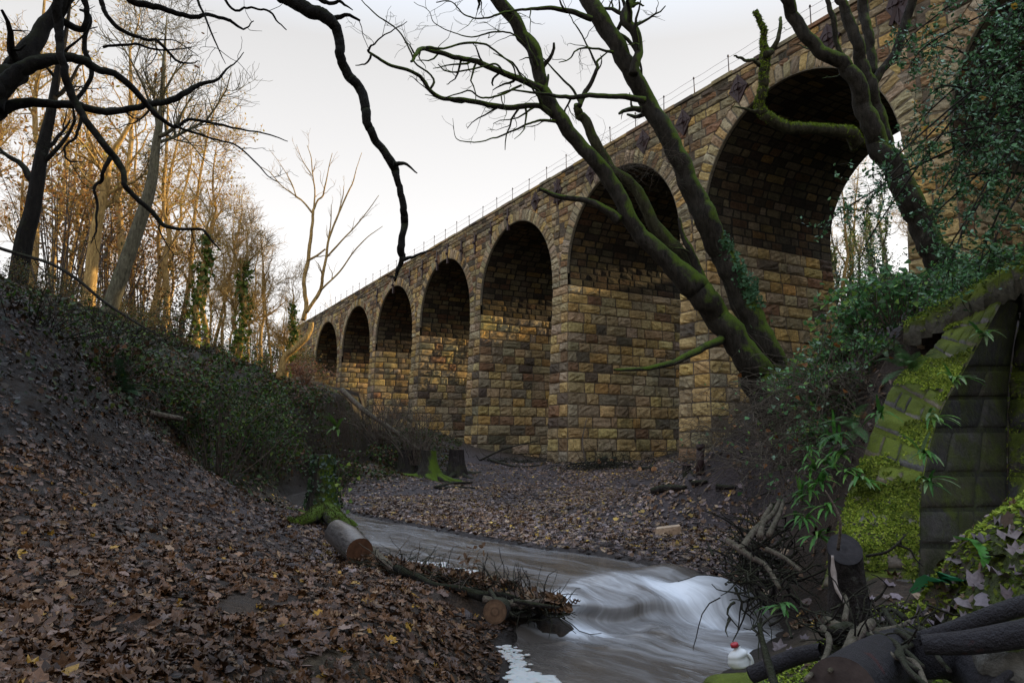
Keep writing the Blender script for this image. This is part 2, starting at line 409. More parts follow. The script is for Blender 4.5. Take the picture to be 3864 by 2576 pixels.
PL = catmull(np.array([np.append(a[0], a[2]) for a in PAIRS]), 6); PR = catmull(np.array([np.append(a[1], a[2]) for a in PAIRS]), 6)
POLY = np.vstack([PL[:, :2], PR[::-1, :2]]); POLYZ = np.concatenate([PL[:, 2], PR[::-1, 2]])
def poly_sd(x, y):
    """signed distance to the water polygon (negative in the water) and the water level near by"""
    p = np.stack([x.ravel(), y.ravel()], 1); best = np.full(len(p), 1e9); zl = np.zeros(len(p)); ins = np.zeros(len(p), bool); n = len(POLY)
    for i in range(n):
        a, b = POLY[i], POLY[(i + 1) % n]; ab = b - a
        t = np.clip(((p - a) @ ab) / max(ab @ ab, 1e-9), 0, 1); d = np.hypot(*(p - a - t[:, None] * ab).T)
        m = d < best; best = np.where(m, d, best); zl = np.where(m, POLYZ[i] * (1 - t) + POLYZ[(i + 1) % n] * t, zl)
        c = (a[1] > p[:, 1]) != (b[1] > p[:, 1])
        with np.errstate(divide='ignore', invalid='ignore'): xi = (b[0] - a[0]) * (p[:, 1] - a[1]) / (b[1] - a[1]) + a[0]
        ins ^= c & (p[:, 0] < xi)
    return np.where(ins, -best, best).reshape(x.shape), zl.reshape(x.shape)
CT = [V(*a) for a in [
    (0, 1568, 3.2), (600, 1568, 3.4), (1050, 1560, 4.5), (0, 1300, 5.5), (500, 1300, 7), (900, 1400, 6.3), (800, 1310, 9), (0, 1100, 8), (300, 1130, 10), (600, 1165, 13), (740, 1195, 14.5),
    (0, 900, 9.5), (0, 680, 12), (150, 760, 14.5), (300, 830, 17), (300, 950, 14.5), (450, 850, 22), (560, 870, 27), (640, 880, 33), (480, 1105, 17), (600, 1118, 20.5), (430, 1000, 18), (600, 1000, 25), (740, 1010, 31), (830, 1080, 33), (880, 1010, 36),
    (720, 890, 60), (800, 915, 50), (890, 1085, 31), (1100, 1064, 38), (1280, 1062, 36), (1550, 1080, 29.5), (1700, 1085, 25), (1800, 1085, 20), (1400, 1150, 20), (1800, 1150, 14.5), (1000, 1130, 25), (1150, 1180, 19), (1700, 1250, 11.3),
    (1840, 1085, 15.5), (1680, 1060, 25.5), (1775, 900, 15.2), (1870, 900, 14), (1900, 990, 12.5), (1990, 770, 12.5), (2150, 650, 13), (2352, 640, 10.2), (2230, 700, 10.0), (1880, 1200, 9.5), (1830, 1300, 8.6), (1950, 1325, 6.9), (2110, 1300, 6.6),
    (2352, 1165, 3.4), (2352, 1165, 3.9), (2270, 1215, 3.4), (2200, 1262, 3.3), (2200, 1262, 3.7), (2050, 1375, 3.5), (1900, 1450, 3.6), (1740, 1520, 4.6), (2352, 1568, 1.7), (2100, 1568, 2.1), (1950, 1568, 2.6), (2352, 1400, 2.2), (2140, 830, 9.5), (2047, 905, 9.3), (1979, 1070, 8.9), (2350, 760, 10.2), (2480, 590, 10.4), (2600, 570, 10), (1607, 1088, 27), (1650, 1092, 25), (1700, 1095, 22), (1765, 1095, 18)]]
CT += [np.array([V(x, 1300, Y)[0], Y, z]) for x, Y, z in ((2180, 6.0, -1.25), (2300, 6.6, -1.2), (2300, 7.4, -1.2), (2450, 6.1, -1.15), (2250, 5.4, -1.2), (2450, 5.4, -1.0), (2100, 7.5, -1.2), (2200, 7.9, -1.2), (2180, 8.5, -.6), (2250, 8.3, -1.0), (2000, 7.7, -1.2), (2040, 8.2, -.6), (2550, 5.6, -1.0), (2650, 6.5, -.6), (2450, 7.4, -1.1), (2400, 8.0, -.9), (2560, 7.6, -.8), (2330, 8.9, -.4), (2250, 8.9, -.2), (2150, 5.0, -1.25), (2330, 8.3, -1.0), (2080, 8.5, .2), (2330, 4.9, -1.0))]
CT += [np.array(a, float) for a in [
    (-14, 6, 2.2), (-12, 0, 1.5), (-4, -5, -1.2), (4, -5, 0), (9, 2, 2.0), (12, 6, 3.4), (-24, 20, 7), (-22, 30, 6.5), (-30, 45, 9), (-26, 70, 8), (-23, 83, 7), (-31, 95, 8), (-12, 66, 4.5), (-7, 57, 1.5), (-17, 74, 5.8), (-2, 60, -.6), (5, 47, -.7), (12, 38, .3),
    (14, 24, 3.6), (19, 28, 5), (16, 36, 2.6), (22, 18, 8), (34, 20, 17), (45, 10, 20), (34, 45, 16.5), (36, 72, 16.5), (35, 100, 16), (45, 60, 19), (60, 60, 20), (60, 0, 21), (24, 50, 7), (20, 75, 5), (20, 100, 6), (26, 36, 8), (20, -10, 8), (45, -25, 19),  # right-hand ridge heights added to block the low sun
    (-60, 10, 15), (-60, 60, 13), (-40, 30, 11), (-30, 130, 10), (0, 130, 7), (60, 130, 13), (10, 80, 2.5), (-30, -20, 7), (-60, -40, 16), (0, -40, -1), (60, 200, 18), (-60, 200, 14), (0, 220, 12)]]
CT = np.array(CT)
def tps_fit(c, lam=.02):
    n = len(c); d = np.linalg.norm(c[:, None, :2] - c[None, :, :2], axis=2)
    Kk = np.where(d > 0, d ** 2 * np.log(np.maximum(d, 1e-9)), 0) * .01 + np.eye(n) * lam; Pm = np.c_[np.ones(n), c[:, :2]]
    A = np.block([[Kk, Pm], [Pm.T, np.zeros((3, 3))]]); return np.linalg.solve(A, np.r_[c[:, 2], 0, 0, 0])
# linear-kernel interpolation (no overshoot), lightly smoothed
def rbf_fit(c, lam=.15):
    n = len(c); d = np.linalg.norm(c[:, None, :2] - c[None, :, :2], axis=2)
    A = np.block([[-np.sqrt(d ** 2 + .6 ** 2) - np.eye(n) * -lam * .2, np.ones((n, 1))], [np.ones((1, n)), np.zeros((1, 1))]])
    return np.linalg.solve(A, np.r_[c[:, 2], 0])
RW = rbf_fit(CT)
def base_z(x, y):
    sh = x.shape; x = x.ravel(); y = y.ravel(); out = np.zeros(len(x))
    for i in range(0, len(x), 20000):
        s = slice(i, i + 20000); d = np.hypot(x[s, None] - CT[None, :, 0], y[s, None] - CT[None, :, 1])
        out[s] = -np.sqrt(d ** 2 + .36) @ RW[:-1] + RW[-1]
    return np.clip(out, -2.6, 26).reshape(sh)
def ground_z(x, y):
    x = np.atleast_1d(np.asarray(x, float)); y = np.atleast_1d(np.asarray(y, float))
    z = base_z(x, y); sd, zw = poly_sd(x, y)
    near = np.clip(np.hypot(x, y) / 6, .15, 1)
    k_ = np.clip((y - 14) / 6, 0, 1) * np.clip((-3 - x) / 3, 0, 1) * np.clip((z + 1) / .8, 0, 1); z = z + k_ * (.9 * fbm(x * .8 + 5, y * .35, 14) + .5 * np.abs(fbm(x * 1.7, y * 1.2, 15)))
    z = z + near * (.22 * fbm(x * .55, y * .55, 3) + .14 * fbm(x * 2.1, y * 2.1, 9)) + .07 * fbm(x * 6, y * 6, 5, 3)
    t = np.clip(sd / 1.1, 0, 1); t = t * t * (3 - 2 * t)
    zo = zw + .03 + (np.maximum(z, zw + .1) - zw - .03) * t
    zi = zw - np.minimum(.5, -sd * .8)
    return np.where(sd < 0, zi, zo)
def gz(x, y): return float(ground_z(np.array([x]), np.array([y]))[0])
def sinh_axis(lo, hi, n, mid, k):
    t = np.linspace(np.arcsinh((lo - mid) / k), np.arcsinh((hi - mid) / k), n); return mid + k * np.sinh(t)
gx = sinh_axis(-320, 320, 330, 0, 4.5); gy = sinh_axis(-60, 420, 380, 6, 6)
X, Y_ = np.meshgrid(gx, gy, indexing='ij'); Zg = ground_z(X, Y_)
SDg, _ = poly_sd(X, Y_)
# ground colours: leaf mould, the dark gravel bar, bare earth bank, moss by the near wall
c_soil = np.array([.045, .03, .02]); c_bar = np.array([.062, .047, .045]); c_earth = np.array([.06, .042, .024]); c_moss = np.array([.06, .075, .018]); c_green = np.array([.03, .04, .014])
def wgt(cx, cy, r): return np.exp(-((X - cx) ** 2 + (Y_ - cy) ** 2) / r ** 2)
gc = np.broadcast_to(c_soil, X.shape + (3,)).copy()
def blend(w, c):
    global gc
    w = np.clip(w, 0, 1)[..., None]; gc = gc * (1 - w) + c * w
bar = np.clip((X + 7) / 3, 0, 1) * np.clip((Y_ - 9) / 3, 0, 1) * np.clip((45 - Y_) / 6, 0, 1) * np.clip((14 - X) / 3, 0, 1)
blend(bar, c_bar)
blend(np.clip(fbm(X * .35, Y_ * .35, 21) * 3 - .1, 0, .8) * (X < -6), c_green)
blend(np.clip(fbm(X * .3, Y_ * .3, 33) * 3, 0, .7) * (Y_ > 16) * (X < -5) * (Zg < 2.4), c_earth)
blend(wgt(2.0, 3.2, 2.2) * np.clip(.7 + 4 * fbm(X * 2.6, Y_ * 2.6, 41), 0, 1), c_moss)
blend((Y_ > 14) * (X > 10) * .8, c_green)
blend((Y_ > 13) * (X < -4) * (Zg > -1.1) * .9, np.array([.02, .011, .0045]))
blend((X < -4.5) * (Y_ < 16) * np.clip((Zg + .6) / .8, 0, 1), np.array([.016, .009, .004]))  # tree shade of the left slope painted into its soil
blend((Y_ > 13) * (X < -4) * (Zg > -1.1) * np.clip(fbm(X * .6, Y_ * .6, 92) * 4, 0, .8), np.array([.028, .036, .011]))
blend(np.clip(1 - np.abs(SDg) / .5, 0, 1) * .8, np.array([.022, .017, .014]))
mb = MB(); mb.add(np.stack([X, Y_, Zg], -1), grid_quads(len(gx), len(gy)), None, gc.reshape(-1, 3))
m, nt, b = mat('damp_woodland_soil'); N = NT(nt); p = N.pos()
n1 = N.noise(p, 3.5, 6, .65); n2 = N.noise(p, 28, 5, .65)
c = N.mix(1.0, N.attr().outputs['Color'], N.ramp(n1, [(.3, .5), (.55, 1.0), (.75, 1.45)]), 'MULTIPLY')
c = N.mix(1.0, c, N.ramp(n2, [(.3, .5), (.6, 1.25)]), 'MULTIPLY')
N.out(b, Base_Color=c, Roughness=N.ramp(n1, [(.4, .55), (.6, .85)]), Normal=N.bump(N.math('ADD', n1, n2), .8, .04)); b.inputs['Specular IOR Level'].default_value = .2; M_SOIL = m
tag(mb.build('ground', M_SOIL), kind='structure')

# water: a ribbon between the banks, broken by a small drop
ns = len(PL); nt_ = 61
PLc, PRc = catmull(PL, 5), catmull(PR, 5); ns = len(PLc)
tt = np.linspace(-.12, 1.12, nt_)[None, :, None]
W = PLc[:, None] * (1 - tt) + PRc[:, None] * tt
mid = (PLc + PRc) / 2; sl = np.concatenate([[0], np.cumsum(np.linalg.norm(np.diff(mid[:, :2], axis=0), axis=1))])
s_r = sl[np.argmin(np.linalg.norm(mid[:, :2] - (Vz(1480, 1375, -1.62)[:2]), axis=1))]
Sx = sl[:, None] + 0 * tt[..., 0]; T = tt[..., 0] + 0 * Sx
wid = np.linalg.norm(PRc - PLc, axis=1)[:, None]; A = T * wid
dr = (Sx - s_r) + .5 * (T - .5) ** 2 * 2                                   # distance past the crest
rap = np.exp(-((dr - .5) / .95) ** 2)
wz = .018 * fbm(Sx * 1.1, A * 3.5, 50) + .01 * fbm(Sx * 3, A * 9, 51)
S2 = .616 * W[..., 0] - .788 * W[..., 1]; A2 = .788 * W[..., 0] + .616 * W[..., 1]
wz += rap * (.03 * np.sin(S2 * 4.5 + 2.2 * np.sin(A2 * 2.1)) + .17 * fbm(S2 * 1.3 + .6 * np.sin(A2), A2 * 2.0, 52) + .08 * fbm(S2 * 2.6, A2 * 4.4, 53))
hump = lambda cx, cy, r, h: h * np.exp(-((W[..., 0] - cx) ** 2 + (W[..., 1] - cy) ** 2) / r ** 2)
for (vx, vy, r, h) in ((1420, 1365, .42, .16), (1620, 1375, .28, .17), (1680, 1385, .2, .15), (1540, 1335, .35, .1), (1330, 1385, .3, .06)):
    q = Vz(vx, vy, -1.68); wz = wz + hump(q[0], q[1], r, h)
W[..., 2] += wz
W[..., 2] = np.where(np.abs(T - .5) > .53, W[..., 2] - .06, W[..., 2])
foam = np.zeros_like(Sx)
for (vx, vy, r, h) in ((1300, 1393, .16, .8), (1345, 1378, .2, .95), (1390, 1360, .28, 1.1), (1440, 1352, .3, 1.0), (1360, 1400, .3, .8), (1430, 1385, .35, .7), (1300, 1410, .3, .6), (1500, 1372, .34, .7), (1570, 1392, .36, .62), (1640, 1408, .34, .7), (1630, 1365, .18, .8), (1685, 1382, .15, .85), (1740, 1430, .34, .8), (1680, 1440, .4, .5), (1560, 1430, .5, .4), (1450, 1410, .45, .4), (1760, 1465, .3, .5), (1600, 1480, .6, .22), (1500, 1335, .3, .3), (1250, 1410, .2, .4)):
    q = Vz(vx, vy, -1.7); foam += h * np.exp(-(((W[..., 0] - q[0]) / r) ** 2 + ((W[..., 1] - q[1]) / (r * 1.5)) ** 2))
foam = np.clip(foam, 0, 1.0) * np.clip(.58 + 2.0 * fbm(S2 * .9 + .5 * np.sin(A2 * 1.3), A2 * 1.9, 60), .3, 1.2)
foam += .3 * np.clip(1 - np.abs(Sx - s_r + 7) / 9, 0, 1) + .08
fa = np.stack([foam, np.clip(dr, -20, 20) * 0, foam * 0], -1)
mb = MB(); mb.add(W, grid_quads(ns, nt_), None, fa.reshape(-1, 3))
m, nt, b = mat('silty_stream_water'); N = NT(nt)
p0 = N.pos(); wob = N.n('ShaderNodeVectorMath', operation='SCALE', ins={0: N.noise(p0, .9, 3, .5, 'Color'), 'Scale': .55}).outputs[0]
pw = N.n('ShaderNodeVectorMath', operation='ADD', ins={0: p0, 1: wob}).outputs[0]; uv = N.mapping(pw, (1, 1, 0), (0, 0, math.radians(52)))
s1 = N.noise(N.mapping(uv, (.5, 3.0, 1)), 1.0, 4, .6, dist=.6); s2 = N.noise(N.mapping(uv, (1.2, 9, 1)), 1.0, 4, .6, dist=.4); s3 = N.noise(N.mapping(uv, (.9, 2.2, 1)), 1.0, 4, .6, dist=.5)
fo = N.sep(N.attr().outputs['Vector'])[0]
stx = N.math('ADD', N.math('MULTIPLY', s1, .65), N.math('MULTIPLY', s2, .35))
ff = N.math('ADD', N.math('MULTIPLY', fo, .95), N.math('MULTIPLY', N.math('SUBTRACT', stx, .5), N.math('ADD', 1.1, N.math('MULTIPLY', fo, 1.6))))
fac = N.ramp(ff, [(.15, 0), (.5, .27), (1.0, .95)])
c = N.mix(fac, N.mix(s3, (.05, .042, .034), (.14, .12, .105)), (.70, .71, .73))
N.out(b, Base_Color=c, Roughness=N.math('ADD', .12, N.math('MULTIPLY', fac, .4)), Normal=N.bump(N.math('ADD', s1, N.math('MULTIPLY', s2, .5)), .35, .06))
b.inputs['IOR'].default_value = 1.33; M_WATER = m
wo = mb.build('stream_water', M_WATER); tag(wo, kind='structure')
uvl = wo.data.uv_layers.new(name='flow'); li = np.zeros(len(wo.data.loops), np.int32); wo.data.loops.foreach_get('vertex_index', li)
uvs = np.stack([Sx.ravel(), A.ravel()], 1)[li]; uvl.data.foreach_set('uv', uvs.astype(np.float32).ravel())

# ------------------------------------------------------------------ light
SUN_AZ, SUN_EL = math.radians(64), math.radians(13)     # azimuth from +Y towards +X
w = bpy.data.worlds.new('World'); S.world = w; w.use_nodes = True
N = NT(w.node_tree); bg = w.node_tree.nodes['Background']
sky = N.n('ShaderNodeTexSky', sky_type='NISHITA', sun_disc=False, sun_elevation=SUN_EL, sun_rotation=SUN_AZ, air_density=1.0, dust_density=4.0, ozone_density=1.0)
hs = N.n('ShaderNodeHueSaturation', ins={'Saturation': .12, 'Value': 1.0, 'Color': sky.outputs[0]})
tc = N.n('ShaderNodeTexCoord').outputs['Generated']
el = N.ramp(N.sep(tc)[2], [(0.0, (.68, .66, .64)), (.2, (.575, .565, .56)), (.5, (.40, .395, .395)), (.72, (.62, .76, .98)), (1, (.62, .76, 1.0))])
veil = N.mix(1.0, el, (9.8, 9.8, 9.8), 'MULTIPLY')
N.set(bg, 'Color', N.mix(.85, hs.outputs[0], veil)); bg.inputs['Strength'].default_value = .14
sd_ = bpy.data.lights.new('sun', 'SUN'); sd_.energy = 5.0; sd_.angle = math.radians(.5); sd_.color = (1, .73, .36)
so = bpy.data.objects.new('sun', sd_); COL.objects.link(so)
sv = Vector((math.sin(SUN_AZ) * math.cos(SUN_EL), math.cos(SUN_AZ) * math.cos(SUN_EL), math.sin(SUN_EL)))
so.rotation_euler = sv.to_track_quat('Z', 'Y').to_euler()
S.view_settings.view_transform = 'Standard'; S.view_settings.look = 'None'; S.view_settings.exposure = 0.64; S.view_settings.gamma = 1
# ------------------------------------------------------------------ leaves and litter
def _tmpl(pts, faces3=None, faces4=None): return np.array(pts, float), faces3, faces4
L_SIMPLE = (np.array([[0, 0, 0], [-.22, .3, .06], [0, .32, -.03], [.22, .3, .06], [-.2, .66, .04], [0, .7, -.02], [.2, .66, .04], [0, 1, .02]]), [[4, 5, 7], [5, 6, 7], [0, 2, 1], [0, 3, 2]], [[1, 2, 5, 4], [2, 3, 6, 5]])
_a = np.linspace(-math.pi * .82, math.pi * .82, 11)
_r = np.array([.36, .29, .46, .34, .53, .37, .55, .34, .47, .28, .34])
_mp = np.stack([np.sin(_a) * _r, np.cos(_a) * _r + .35, np.where(np.arange(11) % 2 == 0, .15, -.05)], 1)
L_MAPLE = (np.vstack([_mp, [[0, .33, 0]], [[0, 0, .0]]]), [[i, 11, i + 1] for i in range(10)] + [[10, 11, 12], [12, 11, 0]], None)
L_MAPLE = (L_MAPLE[0], [[a, c, b] for a, b, c in L_MAPLE[1]], None)
L_IVY = (np.array([[0, 0, 0], [-.45, .15, .05], [-.28, .5, .03], [0, .35, -.04], [.28, .5, .03], [.45, .15, .05], [0, 1, .06]]), [[0, 3, 1], [1, 3, 2], [2, 3, 6], [6, 3, 4], [4, 3, 5], [5, 3, 0]], None)
L_TUFT = (np.array([[-.06, 0, 0], [.06, 0, 0], [.09, .6, .12], [-.09, .6, .12], [0, 1, .3]]), [[3, 2, 4]], [[0, 1, 2, 3]])
def leaves(mb, pos, size, tmpl, cols, normal=None, tilt=.4, curl=1.0):
    """scatter leaf faces: normals near `normal`, random spin"""
    pos = np.asarray(pos, float); n = len(pos)
    if not n: return
    if normal is None: nr = rng.normal(0, 1, (n, 3)); nr[:, 2] = np.abs(nr[:, 2]) + .3
    else: nr = np.broadcast_to(normal, (n, 3)) + rng.normal(0, tilt, (n, 3))
    nr = nr / np.linalg.norm(nr, axis=1, keepdims=True)
    r = rng.normal(0, 1, (n, 3)); a = np.cross(nr, r); a /= np.maximum(np.linalg.norm(a, axis=1, keepdims=True), 1e-6); b = np.cross(nr, a)
    t, f3, f4 = tmpl; k = len(t); sz = np.broadcast_to(size, (n,))[:, None, None]
    cz = rng.uniform(-.3, 1.6, (n, 1, 1)) * curl; fl = rng.uniform(.8, 1.2, (n, 1, 1))
    v = pos[:, None] + sz * (t[None, :, :1] * fl * a[:, None] + (t[None, :, 1:2] - .45) * b[:, None] + t[None, :, 2:] * cz * nr[:, None])
    off = (np.arange(n) * k)[:, None, None]
    q = (np.array(f4)[None] + off).reshape(-1, 4) if f4 else None; tr = (np.array(f3)[None] + off).reshape(-1, 3) if f3 else None
    c = np.asarray(cols, float)
    mb.add(v.reshape(-1, 3), q, tr, np.repeat(c, k, 0) if c.ndim == 2 else c)
def pick(pal, n, p=None, var=.25):
    pal = np.array(pal); c = pal[rng.choice(len(pal), n, p=None if p is None else np.array(p) / sum(p))]
    return c * rng.uniform(1 - var, 1 + var, (n, 1))
def leaf_material(name, rough=.45, transl=.0, spec=.5):
    m, nt, b = mat(name); N = NT(nt); p = N.pos()
    c = N.mix(1.0, N.attr().outputs['Color'], N.ramp(N.noise(p, 60, 3, .6), [(.3, .65), (.7, 1.25)]), 'MULTIPLY')
    N.out(b, Base_Color=c, Roughness=rough); b.inputs['Specular IOR Level'].default_value = spec
    if transl:
        t = N.n('ShaderNodeBsdfTranslucent'); N.set(t, 'Color', c); x = N.n('ShaderNodeMixShader'); N.set(x, 0, transl)
        nt.links.new(b.outputs[0], x.inputs[1]); nt.links.new(t.outputs[0], x.inputs[2]); nt.links.new(x.outputs[0], nt.nodes['Material Output'].inputs[0])
    return m
M_LITTER = leaf_material('wet_fallen_leaf', .38, 0, .2)
M_LEAF = leaf_material('green_leaf', .5, .25, .2)
M_GLOSS = leaf_material('glossy_evergreen_leaf', .3, .15, .4)
M_AUTUMN = leaf_material('autumn_leaf', .55, .45, .3)
M_MOSS = leaf_material('moss', .9, .15, .1)
def bark_material(name, base, moss=.5, mcol=(.085, .12, .015), side=(0, 0, 1), rough=.85, scale=1.0):
    m, nt, b = mat(name); N = NT(nt); p = N.pos()
    n1 = N.noise(N.mapping(p, (1, 1, .3)), 14 * scale, 6, .7); n2 = N.noise(p, 3.2 * scale, 5, .65); n3 = N.noise(p, 40 * scale, 4, .7)
    c = N.mix(N.ramp(n1, [(.3, 0), (.7, 1)]), tuple(x * .3 for x in base), tuple(x * 1.6 for x in base))
    c = N.mix(N.ramp(N.noise(p, 6.5 * scale, 5, .75), [(.6, 0), (.7, .5)]), c, (base[0] * 2.4 + .03, base[1] * 2.6 + .04, base[2] * 2.4 + .03))
    if moss:
        d = N.n('ShaderNodeVectorMath', operation='DOT_PRODUCT', ins={0: N.nrm(), 1: side}).outputs['Value']
        f = N.math('ADD', d, N.math('MULTIPLY', N.math('SUBTRACT', n2, .5), 2.4))
        f = N.ramp(f, [(.15, 0), (.6, moss)])
        c = N.mix(f, c, N.mix(n3, tuple(x * .45 for x in mcol), tuple(x * 1.4 for x in mcol)))
    h = N.math('ADD', n1, N.math('MULTIPLY', n3, .5))
    N.out(b, Base_Color=c, Roughness=rough, Normal=N.bump(h, 1.0, .05)); b.inputs['Specular IOR Level'].default_value = .15
    return m
M_BARK = bark_material('dark_mossy_bark', (.035, .029, .022), .95, (.085, .13, .012), (.6, -.1, .7))
M_BARKDARK = bark_material('dark_oak_bark', (.011, .009, .007), .25, (.05, .06, .012))
M_BARKMOSS = bark_material('moss_coated_bark', (.05, .045, .025), .95, (.075, .105, .012), (.1, -.2, .95))
M_BARKPALE = bark_material('pale_woodland_bark', (.42, .27, .10), .3, (.18, .16, .03))
M_TWIG = bark_material('grey_dead_twig', (.13, .10, .08), .15)
M_TWIGDARK = bark_material('dark_wet_twig', (.028, .022, .02), .15)

LIT = [[.115, .062, .032], [.16, .115, .10], [.21, .145, .09], [.06, .034, .02], [.30, .19, .035], [.17, .10, .055], [.13, .098, .095]]
def scatter_litter(name, n, sampler, size, tmpl, pal_p, lift=.015, tilt=.3, pal=LIT, mask=None, m=None, dark=1.0):
    x, y = sampler(n); sd, _ = poly_sd(x, y); k = sd > .12
    if mask is not None: k &= mask(x, y)
    x, y = x[k], y[k]; z = ground_z(x, y); e = .06
    nx = -(ground_z(x + e, y) - ground_z(x - e, y)) / (2 * e); ny = -(ground_z(x, y + e) - ground_z(x, y - e)) / (2 * e)
    nr = np.stack([nx, ny, np.ones_like(nx)], 1); nr /= np.linalg.norm(nr, axis=1, keepdims=True)
    p = np.stack([x, y, z], 1) + nr * lift * rng.uniform(.3, 2.2, (len(x), 1))
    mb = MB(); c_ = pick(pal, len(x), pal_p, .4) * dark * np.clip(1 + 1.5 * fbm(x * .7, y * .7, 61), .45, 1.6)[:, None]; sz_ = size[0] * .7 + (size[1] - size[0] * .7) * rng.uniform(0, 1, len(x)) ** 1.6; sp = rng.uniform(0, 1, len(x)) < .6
    for tm, k in ((tmpl, sp), (L_SIMPLE if tmpl is L_MAPLE else tmpl, ~sp)): leaves(mb, p[k], sz_[k], tm, c_[k], nr[k], tilt)
    return tag(mb.build(name, m or M_LITTER, None, False), kind='stuff')
def fan(x0, x1, y0, y1, pw=1.0):      # more of them where the ground is near
    def f(n):
        t = rng.uniform(0, 1, n) ** pw; y = y0 + (y1 - y0) * t; return rng.uniform(0, 1, n) * (x1 - x0) * (y / y1) + x0 * (y / y1), y
    return f
def rect(x0, x1, y0, y1): return lambda n: (rng.uniform(x0, x1, n), rng.uniform(y0, y1, n))
scatter_litter('leaf_litter', 44000, fan(-17, .5, 2.4, 19, 1.25), (.055, .125), L_MAPLE, [.42, .07, .07, .34, .015, .075, .01], mask=lambda x, y: (fbm(x * .5, y * .5, 77) > -.2) & (ground_z(x, y) < .1 + .5 * fbm(x, y, 70)), dark=np.array([.8, .7, .6]))
scatter_litter('leaf_litter', 46000, fan(-10, 12, 9, 36, .9), (.07, .15), L_MAPLE, [.16, .27, .17, .12, .06, .08, .14], mask=lambda x, y: (fbm(x * .45, y * .45, 78) > -.2 + .2 * np.clip((y - 17) / 8, 0, 1) * (x < 2)) & (x > -7), dark=1.3)
scatter_litter('leaf_litter', 15000, rect(-22, -4, 4, 34), (.08, .16), L_MAPLE, [.36, .08, .12, .32, .03, .09, 0], mask=lambda x, y: fbm(x * .4, y * .4, 79) > .0, dark=.25)  # leaves dimmed to carry the tree shade on the left slope
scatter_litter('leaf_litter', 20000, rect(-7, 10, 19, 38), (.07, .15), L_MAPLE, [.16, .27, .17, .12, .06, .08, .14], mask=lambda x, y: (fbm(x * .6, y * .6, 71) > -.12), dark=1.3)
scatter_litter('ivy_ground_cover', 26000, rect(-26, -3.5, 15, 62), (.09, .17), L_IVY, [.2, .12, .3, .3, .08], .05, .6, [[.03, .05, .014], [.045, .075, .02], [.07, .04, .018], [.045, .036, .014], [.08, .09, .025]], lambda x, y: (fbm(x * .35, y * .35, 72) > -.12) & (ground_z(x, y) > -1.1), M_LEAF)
scatter_litter('leaf_litter', 34000, rect(-17, -4, 3, 19), (.05, .12), L_MAPLE, [.55, 0, .1, .25, .01, .1, 0], mask=lambda x, y: (fbm(x * .5, y * .5, 83) > -.16) & (ground_z(x, y) > -.3), dark=np.array([.5, .38, .27]))  # upper slope leaves, tree shade put into their colour
scatter_litter('leaf_litter', 9000, rect(2.5, 14, 6, 26), (.08, .16), L_MAPLE, [.3, .14, .14, .24, .05, .1, .03])
GRASS = [[.05, .085, .02], [.07, .11, .025], [.04, .06, .02]]
scatter_litter('low_green_weeds', 2600, rect(-5, 12, 15, 36), (.06, .12), L_IVY, None, pal=GRASS, mask=lambda x, y: fbm(x * .5, y * .5, 90) > .17, m=M_LEAF)
scatter_litter('ivy_ground_cover', 26000, rect(-15, -3, 19, 46), (.09, .18), L_IVY, [.2, .12, .3, .3, .08], .06, .7, [[.03, .05, .014], [.045, .075, .02], [.07, .04, .018], [.045, .036, .014], [.08, .09, .025]], lambda x, y: (fbm(x * .5, y * .5, 73) > -.2) & (ground_z(x, y) > -1.0), M_LEAF)
# small stones in the gravel of the bar and by the left waterline
def stones(name, n, sampler, size, mask):
    x, y = sampler(n); k = mask(x, y); x, y = x[k], y[k]; z = ground_z(x, y); mb = MB()
    ico = np.array([[0, 0, 1], [.9, 0, .3], [.28, .85, .3], [-.72, .53, .3], [-.72, -.53, .3], [.28, -.85, .3], [.72, .53, -.4], [-.28, .85, -.4], [-.9, 0, -.4], [-.28, -.85, -.4], [.72, -.53, -.4]])
    f = [[0, 1, 2], [0, 2, 3], [0, 3, 4], [0, 4, 5], [0, 5, 1], [1, 6, 2], [2, 7, 3], [3, 8, 4], [4, 9, 5], [5, 10, 1], [6, 7, 2], [7, 8, 3], [8, 9, 4], [9, 10, 5], [10, 6, 1]]
    s = size[0] * (size[1] / size[0]) ** rng.uniform(0, 1, len(x)) 
    v = ico[None] * rng.uniform(.7, 1.3, (len(x), 11, 1)) * s[:, None, None] * np.array([1.2, .9, .6]) + np.stack([x, y, z + .1 * s], 1)[:, None]
    mb.add(v.reshape(-1, 3), None, (np.array(f)[None] + (np.arange(len(x)) * 11)[:, None, None]).reshape(-1, 3), np.repeat(pick([[.07, .055, .05], [.10, .08, .075], [.05, .04, .035]], len(x)), 11, 0))
    tag(mb.build(name, M_SOIL), kind='stuff')
stones('gravel', 5000, fan(-9, 11, 9, 30, 1), (.02, .07), lambda x, y: (poly_sd(x, y)[0] > -.05) & (x > -6))
stones('gravel', 900, fan(-7, .4, 3, 14, 1), (.02, .09), lambda x, y: (poly_sd(x, y)[0] > -.05) & (fbm(x * .6, y * .6, 13) > .05))

scatter_litter('ivy_ground_cover', 16000, rect(-18, -4.5, 5, 20), (.06, .13), L_IVY, [.25, .15, .3, .06, .24], .06, .7, [[.02, .034, .01], [.035, .06, .014], [.04, .024, .01], [.08, .095, .02], [.03, .02, .01]], lambda x, y: (fbm(x * .45, y * .45, 74) > -.06) & (ground_z(x, y) > .5), M_LEAF)
M_BARKGREY = None
